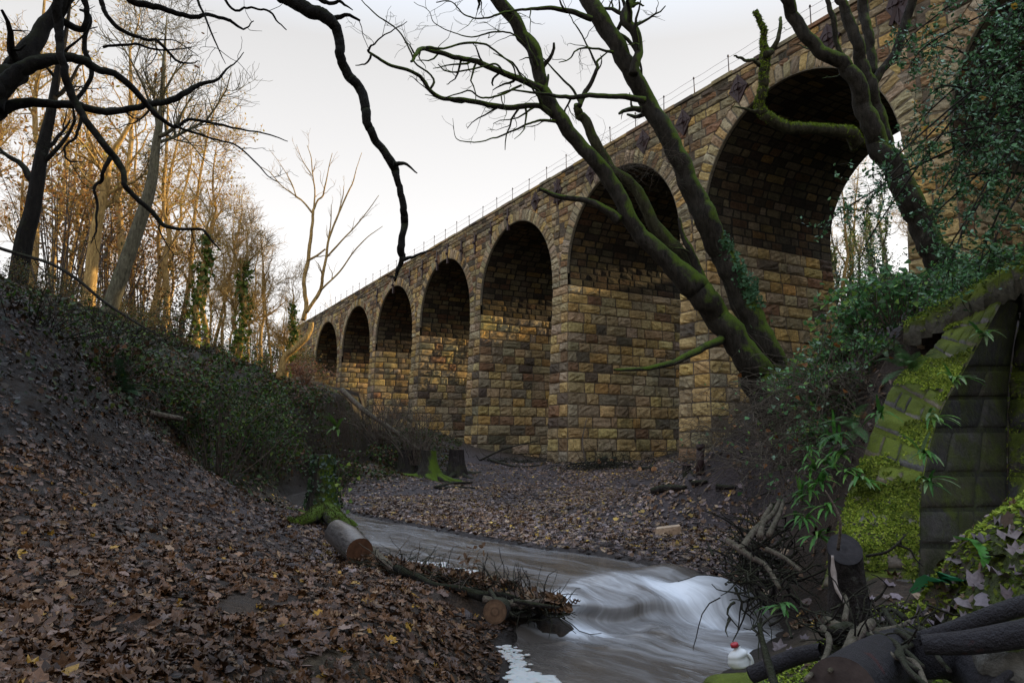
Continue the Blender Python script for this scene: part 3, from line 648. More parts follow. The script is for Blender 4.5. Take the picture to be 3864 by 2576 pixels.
# ------------------------------------------------------------------ trees
def path(p0, d, L, n, wander=.25, up=0.0):
    p = [np.array(p0, float)]; d = np.array(d, float); d /= np.linalg.norm(d)
    for i in range(n):
        d = d + rng.normal(0, wander, 3) + np.array([0, 0, up]); d /= np.linalg.norm(d); p.append(p[-1] + d * L / n)
    return np.array(p)
def sprout(mb, pts, rad, lev, per_m, L0, ang=(30, 65), up=.08, wander=.22, rmin=.005, start=.15, sides=4, leafcb=None, keep=None, fl=(.55, .6), nmax=99):
    """side branches along a limb, each with its own side branches"""
    pts = np.asarray(pts); rad = np.broadcast_to(rad, (len(pts),))
    cl = np.concatenate([[0], np.cumsum(np.linalg.norm(np.diff(pts, axis=0), axis=1))]); L = cl[-1]
    k = min(rng.poisson(per_m * L), nmax)
    for s in rng.uniform(start, 1, k) * L:
        p = np.array([np.interp(s, cl, pts[:, i]) for i in range(3)]); r = np.interp(s, cl, rad)
        i = min(np.searchsorted(cl, s), len(pts) - 1); t = pts[i] - pts[max(i - 1, 0)]; t = t / max(np.linalg.norm(t), 1e-9)
        o = rng.normal(0, 1, 3); o -= t * (o @ t); o /= max(np.linalg.norm(o), 1e-9)
        a = math.radians(rng.uniform(*ang)); d = t * math.cos(a) + o * math.sin(a)
        l = L0 * rng.uniform(.45, 1.15) * (1 - .45 * s / L); cr = max(r * rng.uniform(.4, .65), rmin)
        q = path(p, d, l, 6 if lev else 4, wander, up)
        rr = np.linspace(min(cr, r), max(cr * .28, rmin * .6), len(q))
        if keep is None or keep(q): tube(mb, q, rr, sides if lev else 3, cap=False)
        if lev > 0: sprout(mb, q, rr, lev - 1, per_m * fl[0] / .3 if False else per_m * 1.7, L0 * fl[1] * .9, ang, up, wander, rmin, .15, max(3, sides - 1), leafcb, keep, fl, nmax)
        elif leafcb is not None: leafcb(q)
def traced(mb, trace, conv, Y, sides=12, per=6, bump=.16, dY=None, rs=1.0):
    """a limb followed in the photograph (x, y, width) set at its own distance; returns its axis and radii"""
    t = np.array(trace, float); n = len(t); Ys = np.linspace(Y, Y if dY is None else dY, n)
    p = np.array([conv(x, y, yy) for (x, y, w), yy in zip(t, Ys)]); r = np.array([w * conv.k * yy / F / 2 for (x, y, w), yy in zip(t, Ys)]) * rs
    c = catmull(np.c_[p, r], per); c[:, 1] += .3 * fbm(np.arange(len(c)) * .12, np.full(len(c), Y * 1.7 + t[0, 0]), 3)
    k_ = np.arange(len(c)); c[:, :3] += np.stack([fbm(k_ * .33 + 9 * j, np.full(len(c), t[0, 1] * .37 + 5 * j), 7 + j) for j in range(3)], 1) * c[:, 3:4] * .8
    rr = np.maximum(c[:, 3], .002)
    tube(mb, c[:, :3], rr, sides, bump=bump, seed=int(abs(t[0, 0]) + abs(t[0, 1])) % 97); return c[:, :3], rr
class Conv:
    def __init__(s, ox, oy, sc): s.ox, s.oy, s.sc = ox, oy, sc; s.k = 1 / sc
    def __call__(s, x, y, Y): return P(s.ox + x / s.sc, s.oy + y / s.sc, Y)
CV = Conv(0, 0, 1 / K); R1 = Conv(0, 0, 1.2062); R2 = Conv(1000, 0, 1.4253); R3 = Conv(2400, 0, 1.3067); R6 = Conv(3000, 0, 2.2396); R7 = Conv(2600, 100, 2.24)

# the twin-stemmed mossy tree on the right-hand bank
YT = 15.0
tw = empty('leaning_tree', V(1775, 905, YT), 'twin-stemmed mossy tree leaning left over the stream from the bank, in front of the viaduct', 'tree')
mb = MB(); G = []
def lim(tr, conv, Y, dY=None, grow=True, **kw):
    a = traced(mb, tr, conv, Y, dY=dY, **kw)
    if grow: G.append(a)
lim([(1800, 960, 110), (1772, 905, 92), (1745, 862, 76), (1700, 800, 62), (1655, 730, 60), (1622, 690, 64), (1590, 650, 66), (1540, 600, 46), (1490, 560, 40), (1455, 520, 36), (1420, 450, 35), (1390, 400, 36), (1340, 340, 34), (1290, 280, 35), (1258, 225, 36), (1240, 180, 33), (1225, 120, 35), (1190, 60, 32), (1145, 0, 33), (1090, -80, 28), (1050, -180, 20)], CV, YT, 13.5, sides=22)
mb.build('trunk', M_BARK, tw)
mb = MB()
lim([(1790, 960, 100), (1782, 890, 84), (1775, 840, 70), (1740, 770, 62), (1705, 690, 58), (1680, 620, 58), (1650, 560, 54), (1620, 490, 56), (1590, 440, 50), (1560, 370, 45), (1530, 310, 44), (1490, 240, 42), (1455, 180, 42), (1415, 110, 42), (1375, 40, 44), (1335, -40, 40), (1280, -150, 30)], CV, YT + .3, 14.5, sides=22)
mb.build('trunk', M_BARK, tw)
mb = MB()
lim([(1592, 660, 46), (1560, 585, 34), (1520, 540, 32), (1480, 480, 30), (1455, 425, 28), (1410, 395, 27), (1372, 335, 26), (1345, 280, 24), (1328, 258, 22), (1326, 240, 18)], CV, YT + .2, 14.6, sides=12, grow=False)
mb.build('limb', M_BARKMOSS, tw)
mb = MB()
lim([(1690, 580, 30), (1720, 500, 28), (1760, 440, 24), (1785, 375, 20), (1788, 330, 14), (1840, 280, 8), (1880, 240, 4)], R2, 14.6)
lim([(1695, 560, 18), (1650, 470, 14), (1560, 380, 10), (1500, 320, 8), (1460, 270, 4)], R2, 14.6)
lim([(1785, 350, 14), (1730, 240, 10), (1680, 150, 8), (1650, 90, 6), (1600, 0, 4)], R2, 14.6)
mbk = mb; mb = MB(); lim([(1625, 690, 24), (1610, 640, 22), (1588, 580, 18), (1570, 545, 12), (1560, 500, 7)], CV, YT - .2); mb.build('limb', M_BARK, tw); mb = mbk
lim([(1455, 170, 22), (1467, 120, 22), (1455, 80, 25), (1430, 40, 22), (1452, 0, 20), (1480, -60, 14)], CV, 14.3)
mbk = mb; mb = MB(); lim([(1662, 775, 22), (1640, 788, 18), (1600, 805, 17), (1550, 830, 15), (1490, 845, 11), (1410, 850, 6)], CV, YT - .3, 13.2, grow=False); mb.build('low_limb', M_BARK, tw); mb = mbk
lim([(1425, 505, 26), (1392, 482, 20), (1350, 461, 14), (1285, 450, 12), (1238, 434, 8)], CV, 14.2, grow=False)
lim([(1600, 650, 36), (1520, 605, 32), (1440, 565, 32), (1280, 570, 30), (1120, 555, 28), (980, 530, 24), (890, 485, 24), (840, 410, 22), (780, 385, 20), (660, 345, 18), (570, 290, 16), (555, 262, 14), (600, 230, 9), (690, 160, 7), (760, 100, 4)], R2, 14.1, 11.5)
lim([(575, 295, 14), (540, 340, 10), (485, 350, 5)], R2, 11.8)
lim([(1490, 490, 44), (1380, 430, 38), (1290, 400, 36), (1180, 345, 34), (1060, 315, 30), (950, 290, 28), (850, 262, 26), (810, 310, 22), (785, 332, 14)], R2, 13.8, 12.0)
lim([(870, 268, 18), (960, 265, 12), (1090, 235, 14), (1190, 240, 12), (1260, 280, 11), (1330, 350, 9), (1350, 420, 9)], R2, 12.2, 13.4)
lim([(895, 485, 15), (910, 440, 14), (880, 395, 11), (810, 345, 10), (780, 270, 10), (720, 170, 9), (620, 100, 8), (540, 30, 6), (500, -30, 5)], R2, 12.6)
lim([(2040, 545, 40), (1940, 522, 32), (1830, 518, 30), (1700, 522, 28), (1580, 512, 22), (1500, 500, 16), (1340, 480, 10), (1250, 500, 5)], R2, 14.4, 13.2)
lim([(1620, 655, 26), (1480, 650, 14), (1400, 670, 12), (1280, 720, 10), (1200, 750, 8), (1110, 768, 7), (1030, 752, 5), (1010, 640, 2)], R2, 14.0, 13.0)
lim([(1760, 95, 36), (1620, 60, 30), (1500, 42, 24), (1400, 45, 16), (1290, 70, 14), (1180, 95, 10), (1070, 70, 8), (1000, 20, 7), (920, 10, 6)], R2, 14.2, 12.8)
lim([(1875, 275, 18), (1760, 255, 12), (1680, 265, 10), (1640, 310, 8), (1580, 340, 5)], R2, 14.3, 13.6)
lim([(1470, 310, 16), (1340, 190, 10), (1220, 175, 10), (1110, 200, 8), (1000, 170, 6), (910, 125, 5), (880, 60, 4), (800, 10, 3)], R2, 13.8, 12.8)
lim([(1290, 400, 14), (1240, 345, 12), (1130, 370, 10), (980, 385, 9), (930, 345, 6)], R2, 13.2, 12.6)
lim([(1380, 450, 14), (1250, 510, 12), (1160, 525, 10), (1090, 495, 9), (970, 520, 6)], R2, 13.6, 12.8)
lim([(1310, 90, 18), (1250, 20, 14), (1200, -40, 10)], R2, 13.8)
lim([(1860, 150, 26), (1960, 240, 20), (2010, 320, 18), (2030, 400, 10)], R2, 14.6, grow=False)
lim([(1900, 150, 24), (1940, 60, 20), (1920, -10, 18), (1890, -80, 12)], R2, 14.6)
mb.build('limbs', M_BARK, tw).name = 'branches'
mb = MB()
for i, (p, r) in enumerate(G):
    big = i < 2
    sprout(mb, p[len(p) // 2:] if big else p, (r[len(r) // 2:] if big else r), 2 if not big else 1, .9 if big else 1.5, 1.15, (30, 70), .03, .3, .0045, .1, 4)
mb.build('crown', M_BARK, tw)

# the leaning tree with several stems behind the near wall
YR = 13.0
rt = empty('multi_stem_tree', V(2165, 660, YR), 'mossy tree of many stems with a bright green S-shaped limb, above the mossy wall', 'tree')
R6s = R6
mb = MB()
def lower(pts, Y): return traced(mb, pts, R3, Y, 14)
G = []
def lim2(tr, conv, Y, dY=None, grow=True, **kw):
    a = traced(mb, tr, conv, Y, dY=dY, **kw)
    if grow: G.append(a)
lim2([(1600, 1480, 165), (1560, 1400, 150), (1480, 1270, 135), (1420, 1150, 126), (1350, 1000, 126), (1290, 880, 120), (1240, 790, 116), (1195, 690, 104), (1150, 590, 98), (1110, 480, 90), (1060, 380, 84), (1020, 310, 78), (930, 270, 76), (850, 190, 72), (790, 90, 70), (745, 20, 66), (690, -60, 60), (600, -190, 40)], R3, YR, 12.2, sides=22)
mb.build('trunk', M_BARK, rt)
mb = MB()
lim2([(840, 1420, 110), (800, 1290, 112), (760, 1150, 112), (705, 950, 108), (650, 800, 106), (605, 650, 108), (550, 500, 110), (510, 350, 100), (450, 180, 104), (390, 20, 80), (370, -40, 76), (300, -220, 50)], R6, YR + .2, 12.8, sides=12)
lim2([(655, 640, 80), (640, 400, 85), (605, 200, 85), (572, 0, 88), (560, -150, 70), (540, -350, 50)], R6, YR + .35, 13.4)
lim2([(655, 720, 75), (730, 600, 72), (830, 470, 80), (890, 330, 80), (940, 170, 80), (985, 0, 76), (1000, -90, 70), (1010, -280, 45)], R6, YR + .1, 12.6)
lim2([(440, 535, 40), (370, 400, 46), (330, 200, 50), (280, 0, 42), (250, -140, 26)], R6, 12.6, 12.3)
mb.build('stem', M_BARK, rt)
mb = MB()
lim2([(1445, 1010, 120), (1385, 940, 112), (1300, 890, 108), (1150, 866, 98), (1000, 868, 96), (850, 862, 98), (720, 800, 96), (625, 720, 90), (602, 640, 82), (620, 560, 82), (630, 450, 80), (630, 330, 86), (645, 235, 80), (628, 150, 58), (640, 60, 54), (620, -20, 50), (560, -140, 40)], R7, 12.7, 11.8, sides=12)
lim2([(655, 240, 66), (700, 205, 50), (745, 115, 40), (770, 0, 35), (790, -100, 24)], R7, 11.9)
lim2([(610, 325, 40), (560, 310, 34), (500, 285, 30), (440, 255, 24), (385, 240, 14)], R7, 11.9, grow=False)
lim2([(580, 720, 40), (545, 706, 28), (480, 690, 22), (420, 690, 16), (365, 692, 8)], R7, 12.0, grow=False)
mb.build('mossy_limb', M_BARKMOSS, rt)['label'] = 'bright green moss-coated S-shaped limb'
mb = MB()
for p, r in G: sprout(mb, p[len(p) // 2:], r[len(r) // 2:] * .35, 1, .45, .9, (35, 75), .05, .28, .004, .2, 4)
mb.build('crown', M_BARK, rt)
# moss fringe on the green limb and ivy leaves on the twin tree's right stem
def fuzz(mb, p, r, n, size, pal, up=.35):
    i = rng.integers(0, len(p) - 1, n); f = rng.uniform(0, 1, (n, 1)); c = p[i] * (1 - f) + p[i + 1] * f
    d = rng.normal(0, 1, (n, 3)); d[:, 2] = np.abs(d[:, 2]) * .8 + up; t = p[i + 1] - p[i]; t /= np.maximum(np.linalg.norm(t, axis=1, keepdims=True), 1e-9)
    d -= t * (d * t).sum(1, keepdims=True); d /= np.linalg.norm(d, axis=1, keepdims=True)
    leaves(mb, c + d * r[i][:, None] * rng.uniform(.97, 1.1, (n, 1)), rng.uniform(*size, n), L_TUFT, pick(pal, n), d, .9)
mb = MB(); fuzz(mb, *G[-2], 5200, (.03, .075), [[.17, .24, .02], [.11, .17, .016], [.22, .27, .04]])
mb.build('moss', M_MOSS, rt, False)
mb = MB()
for a in (traced(MB(), [(1690, 640, 60), (1665, 585, 56), (1640, 540, 54)], CV, YT + .1), traced(MB(), [(1722, 700, 62), (1700, 650, 60)], CV, YT + .1)):
    p, r = a; n = 320; i = rng.integers(0, len(p), n); d = rng.normal(0, 1, (n, 3)) + np.array([.5, -1.6, 0]); d /= np.linalg.norm(d, axis=1, keepdims=True)
    leaves(mb, p[i] + d * r[i][:, None] * 1.08, rng.uniform(.05, .1, n), L_IVY, pick([[.05, .12, .05], [.08, .17, .08]], n), d, .5)
mb.build('ivy', M_LEAF, tw, False)

# the dark oak whose limbs reach in from the left and overhead
TR = [(-5.2, 7.75, 8.1), (-4.4, 7.8, 8.45)]
oak = empty('oak_tree', (-9.5, 7.0, gz(-9.5, 7.0)), 'dark oak with long crooked limbs reaching in from the left and hanging down overhead', 'tree')
mb = MB(); q = catmull(np.array([[-9.5, 7, gz(-9.5, 7) - .4], [-9.2, 7.1, 2.6], [-8.8, 7.3, 4.4], [-8.0, 7.4, 5.6], [-6.5, 7.6, 7.2], [-4.5, 7.8, 8.4]]), 6)
tube(mb, q, np.linspace(.55, .26, len(q)), 14, bump=.15); mb.build('trunk', M_BARKDARK, oak)
mb = MB(); G = []
J = lambda x, y, z: None
def join(a, pts, r0):                           # carries a limb on to the trunk outside the frame
    p, r = a; e = catmull(np.vstack([np.array(pts, float), p[:1]]), 6); tube(mb, e, np.linspace(r0, r[0], len(e)), 10, bump=.1)
def lim3(tr, conv, Y, dY=None, grow=True, **kw):
    a = traced(mb, tr, conv, Y, dY=dY, **kw)
    if grow: G.append(a)
    return a
hang = lim3([(60, -60, 88), (120, -15, 86), (230, 50, 84), (330, 100, 78), (385, 160, 60), (405, 240, 56), (410, 320, 56), (450, 400, 58), (495, 450, 55), (530, 530, 55), (545, 610, 55), (565, 690, 50), (600, 760, 46), (650, 830, 46), (690, 885, 50), (705, 950, 38), (730, 1030, 36), (750, 1120, 38), (748, 1180, 42), (742, 1260, 36), (735, 1350, 42), (738, 1400, 30), (715, 1460, 22), (698, 1512, 12)], R2, 8.0, 8.4, sides=12, grow=False, bump=.16)
join(hang, [(-5.2, 7.75, 8.1), (-4.4, 7.8, 8.3), (-3.7, 7.9, 7.4)], .24)
for tr in ([(345, 110, 34), (420, 96, 25), (505, 98, 13)], [(690, 885, 30), (755, 890, 18), (822, 942, 7)], [(738, 1390, 24), (800, 1376, 16), (860, 1350, 12), (915, 1330, 5)], [(705, 1495, 14), (655, 1484, 5)]): lim3(tr, R2, 8.15, grow=False)
lt5 = lim3([(270, -20, 34), (330, 12, 24), (400, 4, 18), (470, 50, 6)], R2, 8.0); 
lim3([(500, 98, 5), (520, 150, 5), (530, 200, 4), (560, 270, 3)], R2, 8.1)
OK = R1
l1 = lim3([(-60, 520, 80), (0, 505, 64), (110, 470, 46), (250, 480, 38), (350, 480, 40), (450, 510, 35), (560, 500, 32), (660, 480, 30), (760, 455, 30), (840, 420, 28), (900, 380, 22), (990, 355, 14), (1050, 300, 8), (1110, 240, 4)], R1, 8, 9.5)
l2 = lim3([(-60, 420, 120), (0, 395, 96), (100, 330, 74), (200, 290, 62), (290, 268, 47), (380, 275, 42), (450, 315, 34), (560, 365, 30), (640, 440, 28), (690, 500, 26), (740, 545, 22), (800, 575, 18), (880, 545, 14), (1000, 570, 12), (1110, 585, 9), (1220, 605, 7), (1310, 645, 4)], R1, 7.5, 9.0)
lim3([(800, 575, 14), (870, 600, 12), (990, 638, 9), (1080, 665, 8), (1170, 745, 7), (1220, 800, 5), (1285, 832, 2)], R1, 8.4, 9)
l3 = lim3([(262, -60, 46), (258, 0, 45), (255, 100, 44), (270, 200, 38), (300, 310, 36), (320, 430, 38), (370, 520, 34), (430, 600, 32), (500, 700, 34), (560, 790, 28), (590, 870, 24), (680, 950, 22), (740, 1020, 20), (810, 1045, 16), (920, 1045, 12), (970, 1100, 10), (1020, 1152, 4)], R1, 7.2, 7.9, bump=.14)
lim3([(505, 715, 22), (460, 800, 18), (430, 850, 14), (430, 950, 12), (432, 1050, 9), (415, 1110, 4)], R1, 7.5)
lim3([(370, 530, 16), (350, 600, 14), (300, 670, 12), (310, 730, 9), (380, 740, 5)], R1, 7.4)
l4 = lim3([(-80, 470, 125), (0, 350, 118), (80, 275, 108), (170, 170, 76), (250, 60, 62), (330, -30, 60), (400, -120, 46)], R1, 7.8, 8.6)
for pts, a, r0 in (([(-8.8, 7.3, 4.4), (-7.0, 7.6, 4.4)], l1, .3), ([(-8.8, 7.3, 4.5), (-7.0, 7.4, 4.7)], l2, .36), ([(-8.4, 7.4, 5.0), (-7.0, 7.6, 4.8)], l4, .36), ([(-6.5, 7.6, 7.2), (-5.6, 7.4, 7.0)], l3, .2)): join(a, pts, r0)
lt = lim3([(560, -40, 34), (600, 5, 32), (700, 35, 32), (800, 60, 26), (900, 85, 22), (960, 66, 16), (1030, 80, 16), (1062, 102, 14), (1110, 128, 9), (1150, 90, 5)], R1, 8.6, 9.4)
lt2 = lim3([(430, -60, 26), (455, 0, 25), (490, 70, 22), (540, 130, 20), (630, 165, 16), (700, 180, 14), (760, 230, 14), (800, 270, 12), (850, 275, 9), (908, 278, 4)], R1, 8.2, 8.8)
lt3 = lim3([(880, -40, 13), (905, 20, 12), (940, 95, 10), (990, 210, 7), (1037, 305, 3)], R1, 8.6)
lt4 = lim3([(1000, -40, 14), (1040, 20, 12), (1085, 42, 12), (1150, 45, 10), (1230, 60, 10), (1260, 95, 8), (1297, 124, 5)], R1, 8.8)
for a_ in (lt, lt2, lt3, lt4): join(a_, [(-5.2, 7.75, 8.1), (-4.6, 7.9, 8.35)], .09)
join(lt5, [(-4.0, 7.9, 7.9), (-3.3, 7.95, 7.2)], .1)
lim3([(250, 80, 40), (370, 130, 30), (400, 40, 26), (380, -40, 22)], R1, 8.6); lim3([(350, 470, 20), (410, 330, 22), (380, 200, 24), (420, 90, 18), (350, 30, 12)], R1, 9.2); lim3([(480, 225, 12), (620, 205, 12), (740, 235, 9), (870, 215, 5)], R1, 9.4)
mb.build('limbs', M_BARKDARK, oak).name = 'branches'
mb = MB()
def oakleaf(q):
    if q[-1][0] < -3.6 and rng.uniform() < .25: LP.append(q[rng.integers(1, len(q))])
LP = []
for p, r in G: sprout(mb, p, r, 2, 1.1, .85, (25, 70), .0, .32, .004, .2, 4, oakleaf)
mb.build('crown', M_BARKDARK, oak)
mb = MB(); LP = np.array(LP); leaves(mb, LP + rng.normal(0, .05, LP.shape), .09, L_SIMPLE, pick([[.22, .09, .02], [.28, .13, .03]], len(LP))); mb.build('dead_leaves', M_AUTUMN, oak, False)
# ------------------------------------------------------------------ woodland
GOLD = [[.5, .32, .05], [.42, .22, .035], [.5, .38, .08], [.28, .22, .04]]
IVYG = [[.09, .14, .02], [.15, .19, .03], [.05, .09, .018]]
def bare_tree(name, base, H, r0, lean, label, group=None, bark=None, nb=16, L0=3.2, leafpal=None, leafp=.0, ivy=0, lev=2, trunkpath=None, rmin=.011, up=.16, start=.22, clear=.3):
    base = np.array(base, float); t = empty(name, base, label, 'tree', group)
    mb = MB()
    if trunkpath is None:
        k = np.linspace(0, 1, 12)[:, None]; wob = np.cumsum(rng.normal(0, .05, (12, 2)), 0)
        ax = base + np.c_[lean[0] * k * H + wob[:, :1] * H * .25, lean[1] * k * H + wob[:, 1:] * H * .25, k * H]; ax[0, 2] -= .5
    else: ax = catmull(np.array(trunkpath), 4)
    n = len(ax); rr = r0 * (1 - np.linspace(0, 1, n)) ** .8 * .95 + rmin; rr[0] *= 1.35
    tube(mb, ax, rr, 8, bump=.08, seed=int(abs(base[0] * 7))); mb.build('trunk', bark or M_BARKPALE, t)
    mb = MB(); pts = []
    cb = (lambda q: pts.append(q[rng.integers(1, len(q))]) if rng.uniform() < leafp else None) if leafpal else None
    i0 = int(n * clear); L = H * (1 - clear)
    sprout(mb, ax[i0:], rr[i0:], lev, nb / L, L0, (28, 72), up * .6, .2, rmin, .0, 5, cb)
    mb.build('crown', bark or M_BARKPALE, t)
    if pts:
        q = np.array(pts); q = np.repeat(q, 3, 0) + rng.normal(0, .16, (len(q) * 3, 3))
        mb = MB(); leaves(mb, q, rng.uniform(.12, .22, len(q)), L_SIMPLE, pick(leafpal, len(q))); mb.build('leaves', M_AUTUMN, t, False)
    if ivy:
        mb = MB(); k = rng.uniform(0, .75, ivy) ** 1.0 * (n - 1); i = k.astype(int); f = (k - i)[:, None]; c = ax[i] * (1 - f) + ax[np.minimum(i + 1, n - 1)] * f
        d = rng.normal(0, 1, (ivy, 3)); d[:, 2] *= .4; d /= np.linalg.norm(d, axis=1, keepdims=True)
        leaves(mb, c + d * (rr[i][:, None] + .05 + .35 * rng.uniform(0, 1, (ivy, 1)) ** 2), rng.uniform(.14, .26, ivy), L_IVY, pick(IVYG, ivy), d, .7); mb.build('ivy', M_LEAF, t, False)
    return t
def copy_tree(o, loc, rz, sc, label=None, group=None):
    c = o.copy(); COL.objects.link(c); c.location = tuple(float(v) for v in loc); c.rotation_euler = (0, 0, rz); c.scale = (sc, sc, sc * rng.uniform(.92, 1.08))
    if label: c['label'] = label
    if group: c['group'] = group
    for ch in list(o.children):
        d = ch.copy(); COL.objects.link(d); d.parent = c
    return c
def at(vx, Y): x = ray(vx * K, 1300)[0] * Y; return np.array([x, Y, gz(x, Y)])
# trees one can follow in the photograph
def tr_path(conv, pts, Y):
    p = np.array([conv(x, y, Y) for x, y in pts]); p[0, 2] = min(p[0, 2], gz(p[0, 0], p[0, 1]) - .3); return p
M_BARKGREY = bark_material('grey_green_bark', (.13, .115, .075), .5, (.10, .12, .03))
p = tr_path(R1, [(80, 1260), (110, 1100), (150, 950), (190, 700), (230, 520), (262, 330), (300, 150), (330, -60)], 20)
bare_tree('ash_tree', p[0], 13, .27, (0, 0), 'dark straight trunk rising behind the oak limbs at the far left', nb=10, L0=2.4, trunkpath=p, leafpal=GOLD, leafp=.12, bark=M_BARKDARK, rmin=.008)
p = tr_path(R1, [(480, 1390), (570, 1200), (640, 1000), (690, 830), (712, 650), (735, 500), (745, 300), (760, 60)], 23)
bare_tree('ash_tree', p[0], 15, .27, (0, 0), 'tall sunlit tree with a grey trunk leaning right, largest on the left slope', nb=22, L0=3.8, trunkpath=p, rmin=.009, clear=.35, bark=M_BARKGREY)
p = tr_path(R1, [(690, 840), (755, 720), (800, 590), (850, 490), (905, 395), (960, 350)], 23)
p = tr_path(R1, [(405, 1340), (430, 1100), (455, 960), (480, 850), (500, 720), (560, 620), (610, 520), (640, 380)], 27)
bare_tree('ash_tree', p[0], 14, .24, (0, 0), 'golden-lit tree whose trunk forks behind the hanging oak limb', nb=18, L0=3.2, trunkpath=p, rmin=.01, leafpal=GOLD, leafp=.1)
# the forked tree standing against the sky at the end of the viaduct
YL = 36.0
lone = empty('forked_tree', CV(645, 840, YL), 'lone bare forked tree against the sky at the far end of the viaduct', 'tree')
mb = MB(); G = []
lim2([(640, 870, 16), (655, 822, 15), (690, 790, 14), (708, 765, 13), (714, 740, 12)], CV, YL, grow=False)
lim2([(205, 1720, 26), (222, 1640, 25), (212, 1560, 24), (212, 1490, 22), (232, 1400, 20), (246, 1280, 18), (256, 1200, 16), (262, 1125, 14)], R2, YL, grow=False)
lim2([(225, 1680, 20), (280, 1590, 20), (305, 1540, 18), (312, 1480, 17), (330, 1390, 15), (345, 1290, 12), (385, 1180, 11), (430, 1070, 9), (470, 990, 7), (495, 900, 4), (520, 820, 3)], R2, YL)
mb.build('trunk', M_BARKPALE, lone); mb = MB()
for tr in ([(258, 1150, 11), (210, 1090, 9), (170, 1058, 8), (90, 1000, 6), (30, 930, 4), (-20, 900, 3)], [(262, 1130, 11), (285, 1075, 10), (312, 1050, 9), (330, 980, 7), (342, 900, 5), (360, 820, 3)], [(262, 1130, 11), (268, 1040, 8), (258, 950, 7), (250, 850, 5), (225, 780, 3)], [(170, 1060, 7), (140, 980, 5), (80, 880, 3), (20, 800, 2)],
           [(250, 940, 6), (200, 860, 4), (170, 780, 2)], [(235, 1400, 14), (290, 1370, 11), (325, 1340, 9)], [(325, 1390, 11), (400, 1310, 9), (480, 1220, 7), (560, 1120, 5), (612, 1050, 3)], [(305, 1560, 12), (400, 1460, 9), (480, 1350, 7), (560, 1270, 5), (632, 1215, 3)], [(340, 1290, 8), (352, 1200, 6), (355, 1100, 4)], [(385, 1180, 7), (420, 1050, 5), (425, 1000, 3)]): lim2(tr, R2, YL)
for p, r in G: sprout(mb, p, r, 1, .9, 1.5, (20, 50), .1, .2, .008, .15, 4)
mb.build('crown', M_BARKPALE, lone)
# the sunlit wood beyond the left bank
GW = 'bare trees of the sunlit wood'; LW = 'slender bare tree in the sunlit wood at the left of the viaduct'
protos = []
spec = [(330, 40, 15, .16, 26), (470, 38, 12, .15, 24), (420, 46, 17, .18, 26), (545, 44, 9.5, .13, 24), (600, 48, 9.5, .13, 22), (250, 34, 17, .2, 24)]
for k, (vx, Y, H, r, nb) in enumerate(spec):
    protos.append(bare_tree('woodland_tree', at(vx, Y), H, r, rng.normal(0, .05, 2), LW, GW, nb=int(nb * .72), L0=3.3, leafpal=GOLD if k in (0, 1, 2, 5) else None, leafp=.24 if k != 2 else .4, rmin=.011))
for vx, Y, s in ((510, 42, 1.0), (375, 36, .95), (440, 52, 1.05), (570, 55, .95), (625, 52, .9), (650, 60, .95), (530, 60, 1.1), (300, 44, 1.1), (350, 56, 1.25), (200, 40, 1.15), (130, 36, 1.1), (60, 33, 1.1), (20, 42, 1.2), (100, 50, 1.3), (400, 62, 1.2), (480, 66, 1.15), (590, 68, 1.0), (640, 72, .95), (270, 60, 1.3), (170, 56, 1.35), (680, 78, .75), (705, 96, .8), (735, 104, .85), (770, 112, .85), (815, 120, .85), (860, 125, .85), (660, 92, .9), (-60, 38, 1.2), (230, 48, 1.25), (320, 70, 1.3), (556, 50, .85), (495, 48, .95)):
    copy_tree(protos[rng.integers(0, 6)], at(vx, Y), rng.uniform(0, 6.28), s * rng.uniform(.8, 1.0) * (1 if vx < 430 else .74), LW, GW)
for vx, Y, H, iv, lb in ((548, 36, 7.0, 700, 'ivy-wrapped tree with yellow-green leaves up its trunk, left of the lone forked tree'), (655, 50, 7.0, 500, 'thin ivy-clad tree close beside the lone forked tree'), (445, 30, 6.5, 400, 'ivy-grown tree trunk at the lip of the left bank')):
    bare_tree('ivy_covered_tree', at(vx, Y), H, .16, (.03, 0), lb, nb=16, L0=2.4, ivy=iv, rmin=.01)
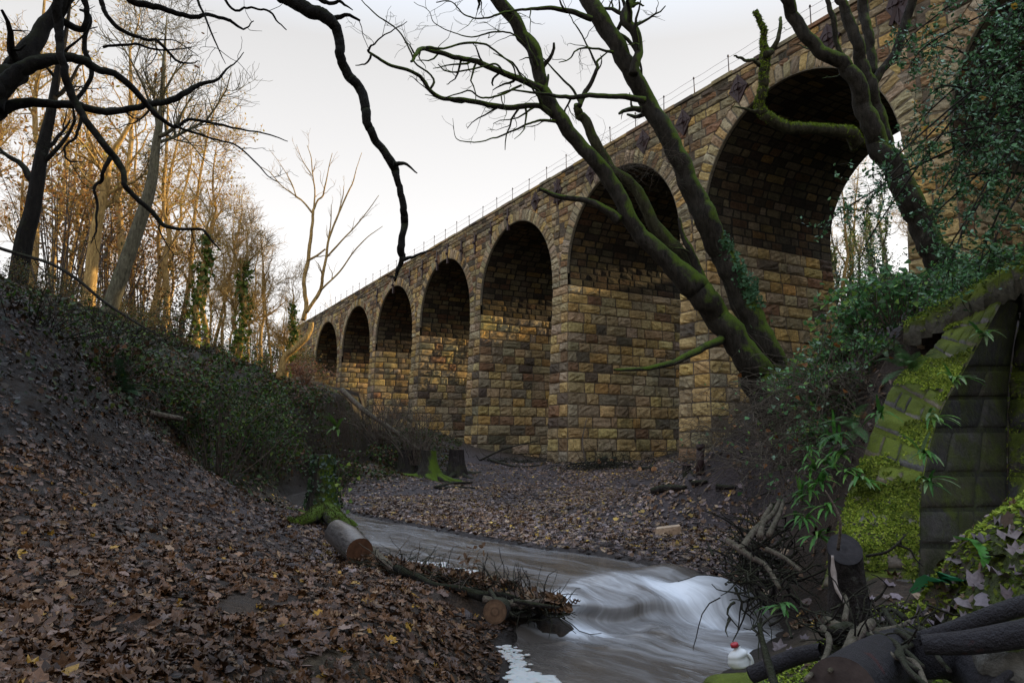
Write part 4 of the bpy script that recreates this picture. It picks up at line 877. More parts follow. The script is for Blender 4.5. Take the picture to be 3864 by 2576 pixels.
# shrubby growth and rust-brown foliage among the trunks
def bush(name, c, size, n, lsz, pal, label, group=None, tmpl=L_SIMPLE, m=None, stems=9, cat='bush', twig=None, droop=0.0, prof=1.0):
    """stems spraying up from the ground with leaves along them"""
    c = np.array(c, float); t = empty(name, c, label, cat, group); mb = MB(); pts = []
    for k in range(stems):
        a = rng.uniform(0, 6.28); rad = rng.uniform(.2, 1); top = c + np.array([math.cos(a) * size[0] * rad, math.sin(a) * size[1] * rad, size[2] * (1 - .5 * rad ** 2) * rng.uniform(.65, 1.08)])
        b0 = c + (top - c) * np.array([.25, .25, 0]) - np.array([0, 0, .15]); md = (b0 + top) / 2 + rng.normal(0, .1, 3) * size[0] + np.array([0, 0, size[2] * .12])
        q = catmull(np.array([b0, md, top, top + (top - md) * .3 - np.array([0, 0, droop * size[2]])]), 4)
        rr = np.linspace(.012 * size[2] ** .5, .004, len(q)); tube(mb, q, rr, 4, cap=False); pts.append(q)
        for _ in range(3):
            i = rng.integers(3, len(q)); w = path(q[i], rng.normal(0, 1, 3) + np.array([0, 0, .4 - droop]), size[2] * rng.uniform(.2, .45), 4, .3); tube(mb, w, np.linspace(.005, .003, 5), 3, cap=False); pts.append(w)
    mb.build('stems', twig or M_TWIG, t)
    A = np.vstack(pts); i = rng.integers(0, len(A), n); q = A[i] + rng.normal(0, 1, (n, 3)) * np.array([size[0], size[1], size[2]]) * .09
    q = q[q[:, 2] > c[2] - .6]
    mb = MB(); leaves(mb, q, rng.uniform(*lsz, len(q)), tmpl, pick(pal, len(q), var=.35), None, .5); mb.build('foliage', m or M_LEAF, t, False)
    return t
RUST = [[.42, .2, .04], [.24, .10, .025], [.36, .19, .05], [.16, .08, .025], [.12, .10, .03]]
for k, (vx, Y, w, h, lb) in enumerate(((130, 30, 3.0, 7.5, 'rust-brown beech still in leaf behind the oak limbs at far left'), (240, 36, 3.4, 7.5, 'orange-brown leafy tree behind the tall leaning grey trunk'), (330, 42, 3.2, 6, 'golden-brown leafy bush among the sunlit trunks'))):
    bush('beech_bush', at(vx, Y), (w, w, h), 2600, (.13, .24), RUST, lb, m=M_AUTUMN, stems=26)
GRN = [[.035, .055, .018], [.055, .08, .022], [.025, .04, .014], [.08, .085, .02]]
BG = 'undergrowth along the wood edge'; LB = 'low tangled green and brown undergrowth at the foot of the sunlit wood'
pb = bush('undergrowth', at(400, 30), (2.2, 1.6, 1.7), 1100, (.08, .16), GRN + RUST[3:] + RUST[3:] + [[.07, .045, .02]], LB, BG, stems=22)
for vx, Y, s in ((330, 26, .5), (460, 33, .6), (520, 36, .55), (570, 40, .6), (620, 44, .6), (360, 34, .7), (300, 30, .6), (260, 24, .45), (200, 24, .5), (140, 22, .45), (80, 19, .4), (20, 18, .4), (490, 46, .9), (550, 54, 1.0), (420, 44, .9), (340, 46, .9), (240, 40, .9), (140, 38, 1.0), (610, 60, 1.1), (670, 62, 1.3), (700, 70, 1.2), (740, 76, 1.0), (660, 78, 2.2), (590, 76, 2.4)):
    copy_tree(pb, at(vx, Y) - np.array([0, 0, .1]), rng.uniform(0, 6.28), s, LB, BG)
# far wood closing the valley, one mass
mb = MB(); tw_ = MB()
for k in range(70):
    x = rng.uniform(-75, 5); y = 95 + rng.uniform(0, 45) + abs(x + 30) * -.15; z = gz(x, y); H = rng.uniform(8, 15)
    q = path((x, y, z), (rng.normal(0, .06), 0, 1), H, 6, .06); tube(tw_, q, np.linspace(.1, .02, 7), 4, cap=False, col=(1, 1, 1))
    for _ in range(7):
        i = rng.integers(2, 7); d = rng.normal(0, 1, 3); d[2] = abs(d[2]) + .8; tube(tw_, path(q[i], d, rng.uniform(2, 4.5), 4, .15), np.linspace(.05, .015, 5), 3, cap=False)
tag(tw_.build('distant_wood', M_BARKPALE), kind='stuff')
n = 8000; x = rng.uniform(-95, 10, n); y = rng.uniform(88, 150, n); z = ground_z(x, y) + 7 * rng.uniform(0, 1, n) ** 1.4
mb = MB(); leaves(mb, np.stack([x, y, z], 1), rng.uniform(.3, .7, n), L_SIMPLE, pick(RUST + GRN, n)); tag(mb.build('distant_wood_foliage', M_AUTUMN, None, False), kind='stuff')

# ---- left bank: bushes, brambles, ferns, fallen trunks
LEFTB = [[.035, .07, .013], [.055, .105, .02], [.022, .042, .011], [.09, .12, .018]]
bush('evergreen_bush', V(500, 1085, 17.5), (1.7, 1.3, 2.4), 3000, (.06, .12), LEFTB, 'large dark green bush against the left bank, above the leaf-strewn slope', stems=34)
bush('evergreen_bush', V(600, 1090, 21.5), (1.5, 1.3, 2.0), 1900, (.06, .12), LEFTB, 'smaller dark bush to the right of the large one on the left bank', stems=22)
BB = 'ivy and bramble mats hanging on the left bank'; LBB = 'mat of ivy, bramble and dead stems hanging down the left earth bank'
pm = bush('bramble_mat', V(700, 930, 33), (1.8, 1.2, .75), 600, (.08, .16), LEFTB + [[.13, .06, .025], [.09, .05, .03], [.06, .035, .02]], LBB, BB, stems=34, droop=.5, tmpl=L_IVY)
for vx, vy, Y, s in ((660, 890, 31, 1.0), (620, 880, 28, 1.1), (560, 880, 25, 1.0), (480, 880, 22, 1.0), (760, 905, 37, 1.1), (720, 990, 31, .9), (640, 970, 26, 1.0), (800, 950, 38, 1.2), (850, 990, 37, 1.2), (400, 900, 19.5, 1.0), (330, 870, 17.5, .9), (250, 850, 15, .8), (770, 1030, 32, .9), (880, 1060, 34, 1.1), (830, 1075, 31, .9), (560, 990, 22, 1.0), (930, 1040, 36, 1.2), (380, 960, 17, .8), (430, 940, 18.5, .9)):
    b_ = ray(vx * K, vy * K); x = b_[0] * Y; copy_tree(pm, (x, Y, gz(x, Y) + .05), rng.uniform(0, 6.28), s, LBB, BB)
bush('russet_bush', V(705, 878, 40), (1.7, 1.0, 1.0), 700, (.1, .2), [[.30, .13, .07], [.22, .10, .05], [.36, .2, .12]], 'pinkish-russet leafy beech bush below the farthest arch', m=M_AUTUMN, stems=20)
bush('brushwood', V(880, 1010, 34.5), (2.6, 1.6, 2.2), 300, (.06, .12), [[.05, .06, .02], [.1, .06, .03]], 'grey heap of dead brushwood leaning on the bank before the pier', stems=70, droop=.3, cat='brushwood')
bush('brushwood', V(960, 1060, 33), (1.8, 1.3, 2.4), 260, (.06, .12), [[.05, .06, .02]], 'thicket of thin dead stems at the foot of the fourth pier from the right', stems=60, cat='brushwood')
def log(name, pts, rad, label, m=None, ends=None, cat='log', group=None, sides=12, bump=.12, endcol=(.22, .13, .06)):
    pts = catmull(np.array(pts, float), 5); o = empty(name, pts[0], label, cat, group); mb = MB(); rr = np.interp(np.linspace(0, 1, len(pts)), np.linspace(0, 1, len(rad)), rad)
    tube(mb, pts, rr, sides, bump=bump, cap=ends is None, seed=int(abs(pts[0, 0] * 10)) % 50); mb.build('bark', m or M_BARK, o)
    if ends is not None:
        for e in ends:
            i, j = (0, 1) if e == 0 else (-1, -2); t = pts[i] - pts[j]; t /= np.linalg.norm(t); a = np.cross(t, [0.1, .2, 1.]); a /= np.linalg.norm(a); b = np.cross(t, a)
            mb = MB(); th = np.linspace(0, 2 * math.pi, 25)[:-1]; k = len(th); rings = np.linspace(0, 1, 10); v = []; cc = []
            for g in rings:
                v.append(pts[i] + t * (.006 + .006 * (1 - g)) + rr[i] * 1.0 * g * (a * np.cos(th)[:, None] + b * np.sin(th)[:, None])); cc.append(np.tile(np.array(endcol) * rng.uniform(.7, 1.25), (k, 1)))
            mb.add(np.vstack(v), grid_quads2(len(rings), k), None, np.vstack(cc)); mb.build('cut_end', M_WOOD, o)
    return o
def grid_quads2(n, k):
    i = np.arange(n - 1)[:, None] * k; j = np.arange(k)[None]; jn = (j + 1) % k
    return np.stack([i + j, i + jn, i + k + jn, i + k + j], -1).reshape(-1, 4)
m, nt, b = mat('sawn_wood'); N = NT(nt); p_ = N.pos()
c = N.mix(1.0, N.attr().outputs['Color'], N.ramp(N.noise(p_, 22, 5, .7), [(.3, .55), (.7, 1.2)]), 'MULTIPLY'); N.out(b, Base_Color=c, Roughness=.8, Normal=N.bump(N.noise(p_, 60, 3), .4, .005)); b.inputs['Specular IOR Level'].default_value = .2; M_WOOD = m
log('fallen_log', [V(785, 895, 36), V(840, 945, 35), V(900, 985, 34), V(965, 1035, 33)], [.13, .12, .1, .06], 'pale fallen trunk sloping down the left bank towards the pier', M_TWIG)
log('fallen_log', [V(830, 935, 35.3), V(880, 975, 34.6), V(905, 1010, 34)], [.07, .06, .04], 'thin pale fallen branch lying beside the pale fallen trunk', M_TWIG)
log('fallen_branch', [V(285, 933, 15.5), V(345, 948, 15.6), V(420, 962, 15.9)], [.06, .07, .05], 'bare fallen branch lying on the left slope by the fern', M_TWIG)
log('fallen_branch', [V(180, 980, 11.5), V(260, 1040, 11.4), V(320, 1060, 11.6)], [.03, .045, .02], 'dark fallen branch half sunk in the leaves of the left slope', M_TWIGDARK)
p = [R1(x, y, 6.5) for x, y in ((-60, 1100), (0, 1130), (100, 1160), (230, 1200), (350, 1270), (470, 1370), (560, 1430), (640, 1480), (730, 1530))]
o = log('drooping_branch', p, [.018, .017, .015, .012, .006], 'thin leafless branch drooping across the left slope from the left', M_TWIGDARK, cat='branch', sides=6)
mb = MB(); sprout(mb, catmull(np.array(p), 5), np.linspace(.017, .006, 41), 1, 1.2, .5, (30, 70), -.02, .3, .003, .2); mb.build('twigs', M_TWIGDARK, o.children[0])
for k in range(1):
    # brambles at the top left
    bush('bramble_thicket', V(60, 760, 12.5), (2.6, 2, .6), 500, (.05, .1), LEFTB, 'dark bramble thicket on the crest of the left slope', stems=60, droop=.6, cat='bramble', twig=M_TWIGDARK)
    bush('bramble_thicket', V(230, 800, 15.5), (2.4, 2, .7), 500, (.05, .1), LEFTB, 'bramble thicket below the leaning grey trunk on the left slope', stems=50, droop=.6, cat='bramble', twig=M_TWIGDARK)

# ---- woods seen through the largest open arch, and on a ridge added to keep the low sun off the valley
LA = 'slender tree in the wood seen through the large open arch'; GA = 'trees seen through the open arch'
ga = None
for vx, Y, s in ((1905, 44, .75), (1940, 50, .9), (1962, 62, .9), (1985, 56, .8), (2005, 66, .95), (2025, 60, .9), (2040, 70, 1), (1925, 70, .95), (1975, 74, 1.0), (2050, 52, .8), (1890, 58, .8)):
    if ga is None: ga = bare_tree('woodland_tree', at(vx, Y), 12, .15, (.02, 0), LA, GA, nb=15, L0=2.6, ivy=420, rmin=.01, bark=M_BARKGREY)
    else: copy_tree(ga, at(vx, Y) - np.array([0, 0, .2]), rng.uniform(0, 6.28), s, LA, GA)
bare_tree('ivy_covered_tree', at(1940, 40), 11, .17, (.01, 0), 'pale straight trunk standing in front of the wood in the open arch', nb=8, L0=2, ivy=60, rmin=.012)
bare_tree('ivy_covered_tree', at(1992, 34), 4.2, .26, (.0, 0), 'ivy-smothered dead stub of a trunk below the open arch', nb=3, L0=.8, ivy=900, rmin=.012)
EVG = [[.03, .08, .03], [.05, .11, .035], [.02, .05, .02]]
for vx, Y, w, h, lb in ((1905, 42, 1.6, 6.5, 'dark evergreen shrub beside the back edge of the pier in the open arch'), (2000, 60, 3.4, 5.0, 'dense dark evergreen at the foot of the wood in the open arch'), (1960, 46, 2.4, 3.2, 'low evergreen scrub at the bottom of the open arch')):
    bush('evergreen_shrub', at(vx, Y), (w, w, h), 2600, (.14, .24), EVG, lb, m=M_GLOSS, stems=30)
GR = 'trees added on the sun-blocking ridge behind the viaduct'; LR = 'bare tree added on the sun-blocking ridge behind the viaduct'
for k in range(16):
    y = 8 + k * 6.5; x = 35 + rng.uniform(-4, 5)
    copy_tree(protos[rng.integers(0, 6)], (x, y, gz(x, y) - .2), rng.uniform(0, 6.28), 1.0, LR, GR)
# ------------------------------------------------------------------ mossy buttressed wall on the right
def wall_material(name='moss_grown_stone', lo=.68, hi=.82, upk=.55, mc=1.0):
    m, nt, b = mat(name); N = NT(nt); p = N.pos()
    n1 = N.noise(p, 2.0, 6, .7, dist=.4); n2 = N.noise(p, 16, 5, .7); n3 = N.noise(p, 70, 4, .75)
    c = N.mix(1.0, N.attr().outputs['Color'], N.ramp(n2, [(.3, .5), (.7, 1.35)]), 'MULTIPLY')
    up = N.math('MULTIPLY', N.sep(N.nrm())[2], upk)
    f = N.ramp(N.math('ADD', N.math('ADD', n1, up), N.math('MULTIPLY', N.math('SUBTRACT', n2, .5), .35)), [(lo, 0), (hi, 1)])
    mv = N.ramp(N.noise(p, 1.7, 4, .6), [(.35, .35), (.65, 1.1)]); c = N.mix(f, c, N.mix(1.0, N.mix(n3, tuple(v * mc for v in (.05, .075, .01)), tuple(v * mc for v in (.24, .28, .03))), mv, 'MULTIPLY'))
    N.out(b, Base_Color=c, Roughness=.85, Normal=N.bump(N.math('ADD', N.math('MULTIPLY', n2, .7), N.math('MULTIPLY', n3, N.math('ADD', .25, f))), .9, .025)); b.inputs['Specular IOR Level'].default_value = .3
    return m
M_WALL = wall_material(); M_WALLDARK = wall_material('shade_dark_stone', .42, .66, .1, .42); M_COPE = wall_material('mossy_coping_stone', .5, .66, .5)  # dark variant has the side face's shade in its moss colour
wall = empty('buttress_wall', V(2100, 1315, 7.2), 'moss-covered sloping stone buttress and retaining wall on the near right bank', 'wall')
EL = catmull(np.array([V(1885, 1350, 7.2), V(1925, 1215, 7.35), V(1979, 1054, 7.7), V(2047, 892, 8.2), V(2140, 800, 8.7), V(2190, 735, 9.0)]), 8)
ER = catmull(np.array([V(2112, 1350, 6.6), V(2113, 1215, 6.8), V(2120, 1094, 7.1), V(2157, 953, 7.5), V(2212, 851, 7.8), V(2302, 685, 8.2)]), 8)
EB = catmull(np.array([V(2320, 1380, 7.5), V(2318, 1215, 7.7), V(2315, 1094, 8.1), V(2316, 953, 8.6), V(2322, 851, 8.9), V(2345, 700, 9.2)]), 8)
EC = catmull(np.array([V(2560, 1380, 6.3), V(2550, 1215, 6.5), V(2540, 1094, 6.8), V(2530, 953, 7.1), V(2530, 851, 7.3), V(2540, 690, 7.6)]), 8)
WCOL = 1.5 * np.array([[.10, .09, .085], [.13, .115, .10], [.085, .07, .055], [.12, .10, .07], [.07, .065, .06]])
def ruled(A, B):
    def f(u, v, h):
        k = np.clip(v, 0, 1) * (len(A) - 1); i = np.minimum(k.astype(int), len(A) - 2); t = (k - i)[..., None]
        a = A[i] * (1 - t) + A[i + 1] * t; b = B[i] * (1 - t) + B[i + 1] * t; u = u[..., None]
        p = a * (1 - u) + b * u; nn = np.cross(b - a, A[i + 1] - A[i]); nn = nn / np.linalg.norm(nn, axis=-1, keepdims=True)
        s = np.sign((nn * -p).sum(-1, keepdims=True)); return p + nn * s * h[..., None]
    return f
def wall_face(name, A, B, rows, cols, label, relief=.035, m=None):
    mb = MB(); f = ruled(A, B); uu, vv = np.meshgrid(np.linspace(0, 1, 14), np.linspace(0, 1, 42), indexing='ij')
    mb.add(f(uu, vv, np.zeros_like(uu) - .012).reshape(-1, 3), grid_quads(14, 42), None, (.03, .028, .022))
    rects = []
    for a, b in zip(rows[:-1], rows[1:]):
        k = max(1, cols + rng.integers(-1, 2)); e = np.r_[0, (np.arange(1, k) + rng.uniform(-.3, .3, k - 1)) / k, 1]
        rects += [(x, y, a, b) for x, y in zip(e[:-1], e[1:])]
    r = np.array(rects); c0 = globals()['stone_cols']
    globals()['stone_cols'] = lambda n, kind='': WCOL[rng.choice(5, n)] * rng.uniform(.75, 1.25, (n, 1))
    blocks(mb, r, f, relief, .006, 'pier', True, jk=(.003, .0006)); globals()['stone_cols'] = c0
    o = mb.build(name, m or M_WALL, wall, True)
    if label: o['label'] = label
rows = np.concatenate([[0], np.cumsum(rng.uniform(.8, 1.2, 15))]); rows /= rows[-1]
wall_face('buttress_face', EL, ER, rows, 3, 'sloping front face with yellow-green moss', .022)
WCOL = WCOL * .3  # side face stones dimmed to paint in its shade
wall_face('buttress_side', ER, EB, rows[::2], 2, 'dark side face, shade put into its colour', .008, M_WALLDARK)
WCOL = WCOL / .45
wall_face('wall_face', EB, EC, rows[::2], 3, None)
# coping: rough slabs along the top
mb = MB(); q0 = np.array([V(2080, 772, 9.6), V(2190, 718, 9.0), V(2300, 660, 8.3), V(2420, 596, 7.95), V(2560, 545, 7.6)]); q = catmull(q0, 10)
for i in range(len(q) - 1): pass
n = len(q); s_ = np.linspace(0, 1, n); prof = np.array([[-.14, -.2], [-.22, -.06], [-.2, .06], [-.1, .13], [.1, .18], [.5, .22], [1.2, .3], [1.2, -.3]])
sd2 = np.array([.55, .83, 0]); v = []
for i in range(n):
    for j, (a, z) in enumerate(prof): v.append(q[i] + sd2 * a + np.array([0, 0, z]) + rng.normal(0, .028, 3))
k = len(prof); i = np.arange(n - 1)[:, None] * k; j = np.arange(k - 1)[None]
mb.add(np.array(v), np.stack([i + j, i + k + j, i + k + j + 1, i + j + 1], -1).reshape(-1, 4), None, (.10, .09, .07)); mb.build('coping_stones', M_COPE, wall)
def surf_pts(A, B, n, u=(0, 1), v=(0, 1), h=.03):
    uu = rng.uniform(*u, n); vv = rng.uniform(*v, n); f = ruled(A, B); p = f(uu, vv, np.full(n, h)); return p, uu, vv
MOSSP = [[.21, .26, .03], [.14, .19, .022], [.27, .31, .05], [.08, .12, .016]]
mb = MB(); p, uu, vv = surf_pts(EL, ER, 15000, h=.03); k = fbm(p[:, 0] * 2.4 + 3, p[:, 2] * 2.4 + p[:, 1], 64) > .05; p = p[k]
nn = np.array([-.35, -.8, .5]); leaves(mb, p, rng.uniform(.018, .045, len(p)), L_SIMPLE, pick(MOSSP, len(p)) * np.clip(1 + 2.5 * fbm(p[:, 0] * 3, p[:, 2] * 3, 65), .4, 1.5)[:, None], nn, .5)
p, _, _ = surf_pts(EB, EC, 3500, h=.03); k = fbm(p[:, 0] * 1.5, p[:, 2] * 1.5, 66) > -.05; leaves(mb, p[k], rng.uniform(.02, .05, k.sum()), L_TUFT, pick(MOSSP, k.sum()), np.array([-.5, -.8, .3]), .8)
n = 9000; i = rng.integers(0, len(q) - 1, n); f = rng.uniform(0, 1, (n, 1)); p = q[i] * (1 - f) + q[i + 1] * f + sd2 * rng.uniform(-.22, .3, (n, 1)) + np.array([0, 0, 1]) * rng.uniform(-.08, .18, (n, 1)); leaves(mb, p, rng.uniform(.02, .05, n), L_SIMPLE, pick(MOSSP, n), np.array([-.2, -.5, .8]), .5)
mb.build('moss', M_MOSS, wall, False)

# ---- ferns
def frond(mb, base, d, L, w, pal, droop=.8, seg=9, pinnate=False):
    d = np.array(d, float); d /= np.linalg.norm(d); p = [np.array(base, float)]; wv = rng.normal(0, .05, 3)
    for i in range(seg): d = d + np.array([0, 0, -droop / seg]) + wv / seg; d /= np.linalg.norm(d); p.append(p[-1] + d * L / seg)
    p = np.array(p); tg = np.gradient(p, axis=0); tg /= np.linalg.norm(tg, axis=1, keepdims=True); sdv = np.cross(tg, [0, 0, 1.]); sdv /= np.maximum(np.linalg.norm(sdv, axis=1, keepdims=True), 1e-6); up = np.cross(sdv, tg)
    t = np.linspace(0, 1, seg + 1); c = pick(pal, 1)[0]
    if not pinnate:
        ww = w * np.sin(np.clip(t * .92 + .08, 0, 1) * math.pi) ** .55 * (1 - .35 * t) * (1 + .12 * np.sin(t * 31)); ww[-1] = .002
        v = np.concatenate([p - sdv * ww[:, None] + up * ww[:, None] * .35, p, p + sdv * ww[:, None] + up * ww[:, None] * .35]); k = seg + 1; i = np.arange(seg)
        mb.add(v, np.concatenate([np.stack([i, i + 1, i + 1 + k, i + k], 1), np.stack([i + k, i + 1 + k, i + 1 + 2 * k, i + 2 * k], 1)]), None, c)
    else:
        m_ = 20; tt = np.linspace(.12, .99, m_); P0 = np.array([[np.interp(x, t, p[:, j]) for j in range(3)] for x in tt]); S0 = np.array([[np.interp(x, t, sdv[:, j]) for j in range(3)] for x in tt]); T0 = np.array([[np.interp(x, t, tg[:, j]) for j in range(3)] for x in tt])
        ll = w * 1.7 * np.sin(np.clip(tt * .8 + .18, 0, 1) * math.pi) ** .8 + .004; bw = L / m_ * .3
        for s in (-1, 1):
            a = P0 - T0 * bw; b = P0 + T0 * bw; tip = P0 + S0 * s * ll[:, None] + T0 * ll[:, None] * .35 - np.array([0, 0, 1]) * ll[:, None] * .2; m2 = (a + b) / 2 + (tip - (a + b) / 2) * .6 + T0 * bw * .8
            v = np.stack([a, b, m2, tip], 1).reshape(-1, 3); o = np.arange(m_)[:, None] * 4; mb.add(v, None, np.concatenate([o + [0, 1, 2], o + [0, 2, 3]]), c)
        tube(mb, p, np.linspace(.004, .0015, len(p)), 3, (.09, .06, .03), False)
FERN = [[.06, .17, .03], [.08, .21, .035], [.045, .12, .025], [.13, .25, .05]]
def fern(name, c, n, L, w, label, out=(0, -1, .4), group=None, pinnate=False, pal=FERN, droop=1.0, spread=.8, cat='fern'):
    t = empty(name, c, label, cat, group)
    for k in range(n):
        mb = MB(); d = np.array(out, float) / np.linalg.norm(out) + rng.normal(0, spread, 3) * .6; d[2] = abs(d[2]) * .7 + .12
        frond(mb, np.array(c) + rng.normal(0, .02, 3), d, L * rng.uniform(.6, 1.15), w * rng.uniform(.8, 1.2), pal, droop * rng.uniform(.7, 1.4), 9, pinnate); mb.build('frond', M_LEAF, t)
    return t
GF = 'strap-leaved ferns beside the buttress'; LF = "hart's tongue fern in the clump along the left edge of the buttress"
for vx, vy, Y in ((1865, 1130, 8.0), (1900, 1060, 8.1), (1850, 1190, 8.0), (1925, 1000, 8.2), (1885, 1110, 7.8), (1870, 1080, 8.4), (1900, 1165, 7.6), (1950, 1085, 7.7), (1840, 1150, 8.5), (1930, 1040, 8.0), (1880, 1230, 7.6), (1860, 1035, 8.8), (1910, 1010, 8.6)):
    fern('strap_fern', V(vx, vy, Y), 13, .3, .019, LF, (-.35, -.7, .4), GF, spread=.9)
for vx, vy, Y, lb in ((2140, 960, 7.15, 'strap fern with pale fronds rooted high in the joint of the buttress edge'), (2125, 1040, 6.95, 'strap fern halfway up the buttress edge'), (2130, 1110, 6.8, 'bright strap fern hanging low on the buttress edge, long pale leaf hanging down'), (2190, 870, 7.4, 'strap fern near the top of the buttress edge'), (2255, 770, 7.7, 'strap fern just below the coping of the buttress'), (1975, 1100, 7.35, 'strap fern growing from the foot of the crack at the left of the buttress'), (2020, 950, 7.8, 'strap fern growing from the upper left edge of the buttress')):
    fern('strap_fern', V(vx, vy, Y), 12, .28, .02, lb, (-.25, -.9, .1), None, spread=.9, pal=FERN + [[.16, .24, .10], [.2, .28, .13]])
for vx, vy, Y, L, lb in ((1960, 985, 8.0, .55, 'feathery fern above the strap-leaved ferns at the left of the buttress'), (2090, 850, 8.0, .5, 'feathery fern on the slope at the upper left of the buttress'), (2180, 640, 10.5, .5, 'feathery fern among leaves at the foot of the many-stemmed tree')):
    fern('feather_fern', V(vx, vy, Y), 9, L, .045, lb, (-.3, -.6, .6), None, True, [[.06, .14, .045], [.09, .18, .06]], .9)
fern('feather_fern', V(285, 905, 15.2), 12, 1.1, .09, 'large dark fern on the left slope', (0, -.6, .6), None, True, [[.03, .07, .03], [.04, .09, .035]], 1.0, 1.0)
fern('strap_fern', V(775, 985, 30.5), 9, 1.2, .08, 'bright green fern on the left earth bank beside the brushwood', (.2, -.7, .5), None, False, [[.09, .16, .03]], 1.0, 1.0)
fern('strap_fern', V(1790, 1390, 6.0), 8, .2, .02, 'low fern at the waterline under the brush pile', (-.4, -.7, .4), None, False, FERN)

# ---- holly, ivy, brambles and dead tangle on the right bank
HOL = [[.055, .14, .05], [.085, .2, .07], [.036, .095, .036], [.15, .29, .14]]
hl = empty('holly_tree', (8.2, 8.3, gz(8.2, 8.3)), 'glossy dark green holly overhanging the right side, in front of the nearest arch', 'tree')
mb = MB(); g0 = gz(8.2, 8.3); hx = catmull(np.array([[8.2, 8.3, g0 - .3], [8.0, 8.2, g0 + 1.5], [7.9, 8.3, g0 + 3.4], [7.6, 8.1, g0 + 5.5]]), 5); tube(mb, hx, np.linspace(.16, .04, len(hx)), 8, bump=.1); mb.build('trunk', M_BARK, hl)
mb = MB(); lf = []
ends = [(2040, 480, 9.0), (2090, 330, 8.2), (2230, 500, 7.8), (2200, 300, 7.8), (2250, 450, 7.4), (2150, 90, 8.4), (2200, 200, 8.0), (2260, 100, 7.8), (2120, 60, 8.8), (2330, 300, 7.2), (2300, 200, 7.5), (2320, 480, 7.2), (2190, 400, 8.4), (2340, 80, 7.4), (2290, 20, 8.2), (2230, 330, 8.6), (1955, 470, 9.4), (2040, 410, 8.8), (2140, 250, 8.8), (2310, 380, 7.9), (2210, 520, 8.2), (2280, 520, 7.9), (2260, 260, 8.3), (2340, 190, 8.2), (2180, 110, 8.9), (2350, 430, 8.0), (2240, 160, 8.6), (2330, 20, 7.7), (2180, 460, 8.1), (2240, 400, 7.9), (2280, 330, 8.5)]
for vx, vy, Y in ends:
    e = V(vx, vy, Y); i = rng.integers(4, len(hx) - 1); a = hx[i]; mid_ = (a + e) / 2 + np.array([0, 0, .35]) + rng.normal(0, .12, 3)
    qq = catmull(np.array([a, mid_, e, e + (e - mid_) * .25 - np.array([0, 0, .2])]), 6); rr = np.linspace(.022, .004, len(qq)); tube(mb, qq, rr, 5, cap=False)
    for s in rng.uniform(.35, 1, 22):
        j = int(s * (len(qq) - 1)); d = rng.normal(0, 1, 3); d[2] -= .25; w_ = path(qq[j], d + (qq[min(j + 1, len(qq) - 1)] - qq[j - 1]) * 2, rng.uniform(.2, .6), 5, .25, -.05); tube(mb, w_, np.linspace(.005, .0025, 6), 3, cap=False)
        t = rng.uniform(.1, 1, 13) * 5; k = np.minimum(t.astype(int), 4); f = (t - k)[:, None]; lf.append(w_[k] * (1 - f) + w_[k + 1] * f + rng.normal(0, .022, (13, 3)))
mb.build('branches', M_TWIGDARK, hl)
lf = np.vstack(lf); mb = MB(); leaves(mb, lf, rng.uniform(.045, .075, len(lf)), L_SIMPLE, pick(HOL, len(lf), [.35, .35, .2, .1]), np.array([0, -.25, .6]), .65); mb.build('leaves', M_GLOSS, hl, False)
mb = MB(); k = rng.choice(len(lf), 14); leaves(mb, lf[k], .09, L_MAPLE, pick([[.5, .28, .04], [.4, .2, .06]], 14)); mb.build('caught_leaves', M_AUTUMN, hl, False)
BRM = [[.10, .23, .08], [.13, .3, .10], [.07, .16, .05], [.22, .36, .07], [.2, .3, .19]]
GI = 'ivy and bramble clumps on the right bank'; LI = 'clump of bluish-green ivy and bramble on the slope above and left of the buttress'
pi_ = bush('ivy_clump', V(2050, 720, 10.0), (.8, .6, .5), 520, (.06, .11), BRM, LI, GI, L_IVY, stems=22, droop=.4, cat='ivy')
for vx, vy, Y, s in ((1990, 745, 10.6, 1), (2110, 690, 10.2, .8), (2160, 655, 10.2, .8), (2220, 630, 10, .8), (1940, 790, 11, .8), (1900, 830, 11.5, .8), (1990, 800, 10.2, .7), (1930, 870, 10.4, .7), (1870, 880, 11.8, .9), (1890, 930, 10.6, .7), (1830, 900, 13, 1), (2290, 600, 9.4, .6), (2230, 650, 9.0, .5), (2300, 612, 8.7, .5), (2160, 688, 9.3, .5), (2340, 585, 8.6, .5), (2020, 690, 11, 1.1), (1870, 990, 10.2, .6)):
    x = ray(vx * K, vy * K)[0] * Y; copy_tree(pi_, V(vx, vy, Y) - np.array([0, 0, .15]), rng.uniform(0, 6.28), s, LI, GI)
def tangle(name, c, size, n, label, m, r=(.003, .008), L=(.8, 1.8), leafn=60, pal=None, lift=.6, cat='brambles'):
    c = np.array(c, float); t = empty(name, c, label, cat); mb = MB()
    for k in range(n):
        a = c + rng.normal(0, .5, 3) * np.array(size) * np.array([1, 1, .35]); a[2] = max(a[2], gz(a[0], a[1]) - .02)
        d = rng.normal(0, 1, 3); d[2] = abs(d[2]) * lift; q = path(a, d, rng.uniform(*L), 9, .25, -.13); q[:, 2] = np.maximum(q[:, 2], c[2] - size[2]); tube(mb, q, np.linspace(rng.uniform(*r), r[0] * .6, len(q)), 4, cap=False)
        if k % 2: 
            for _ in range(2): tube(mb, path(q[rng.integers(2, 9)], rng.normal(0, 1, 3), rng.uniform(.2, .6), 4, .3, -.05), np.linspace(r[0], r[0] * .5, 5), 3, cap=False)
    mb.build('stems', m, t)
    if leafn:
        p = c + rng.normal(0, .55, (leafn, 3)) * np.array(size); mb = MB(); leaves(mb, p, rng.uniform(.05, .11, leafn), L_IVY, pick(pal or (BRM + [[.25, .1, .03]]), leafn)); mb.build('foliage', M_LEAF, t, False)
    return t
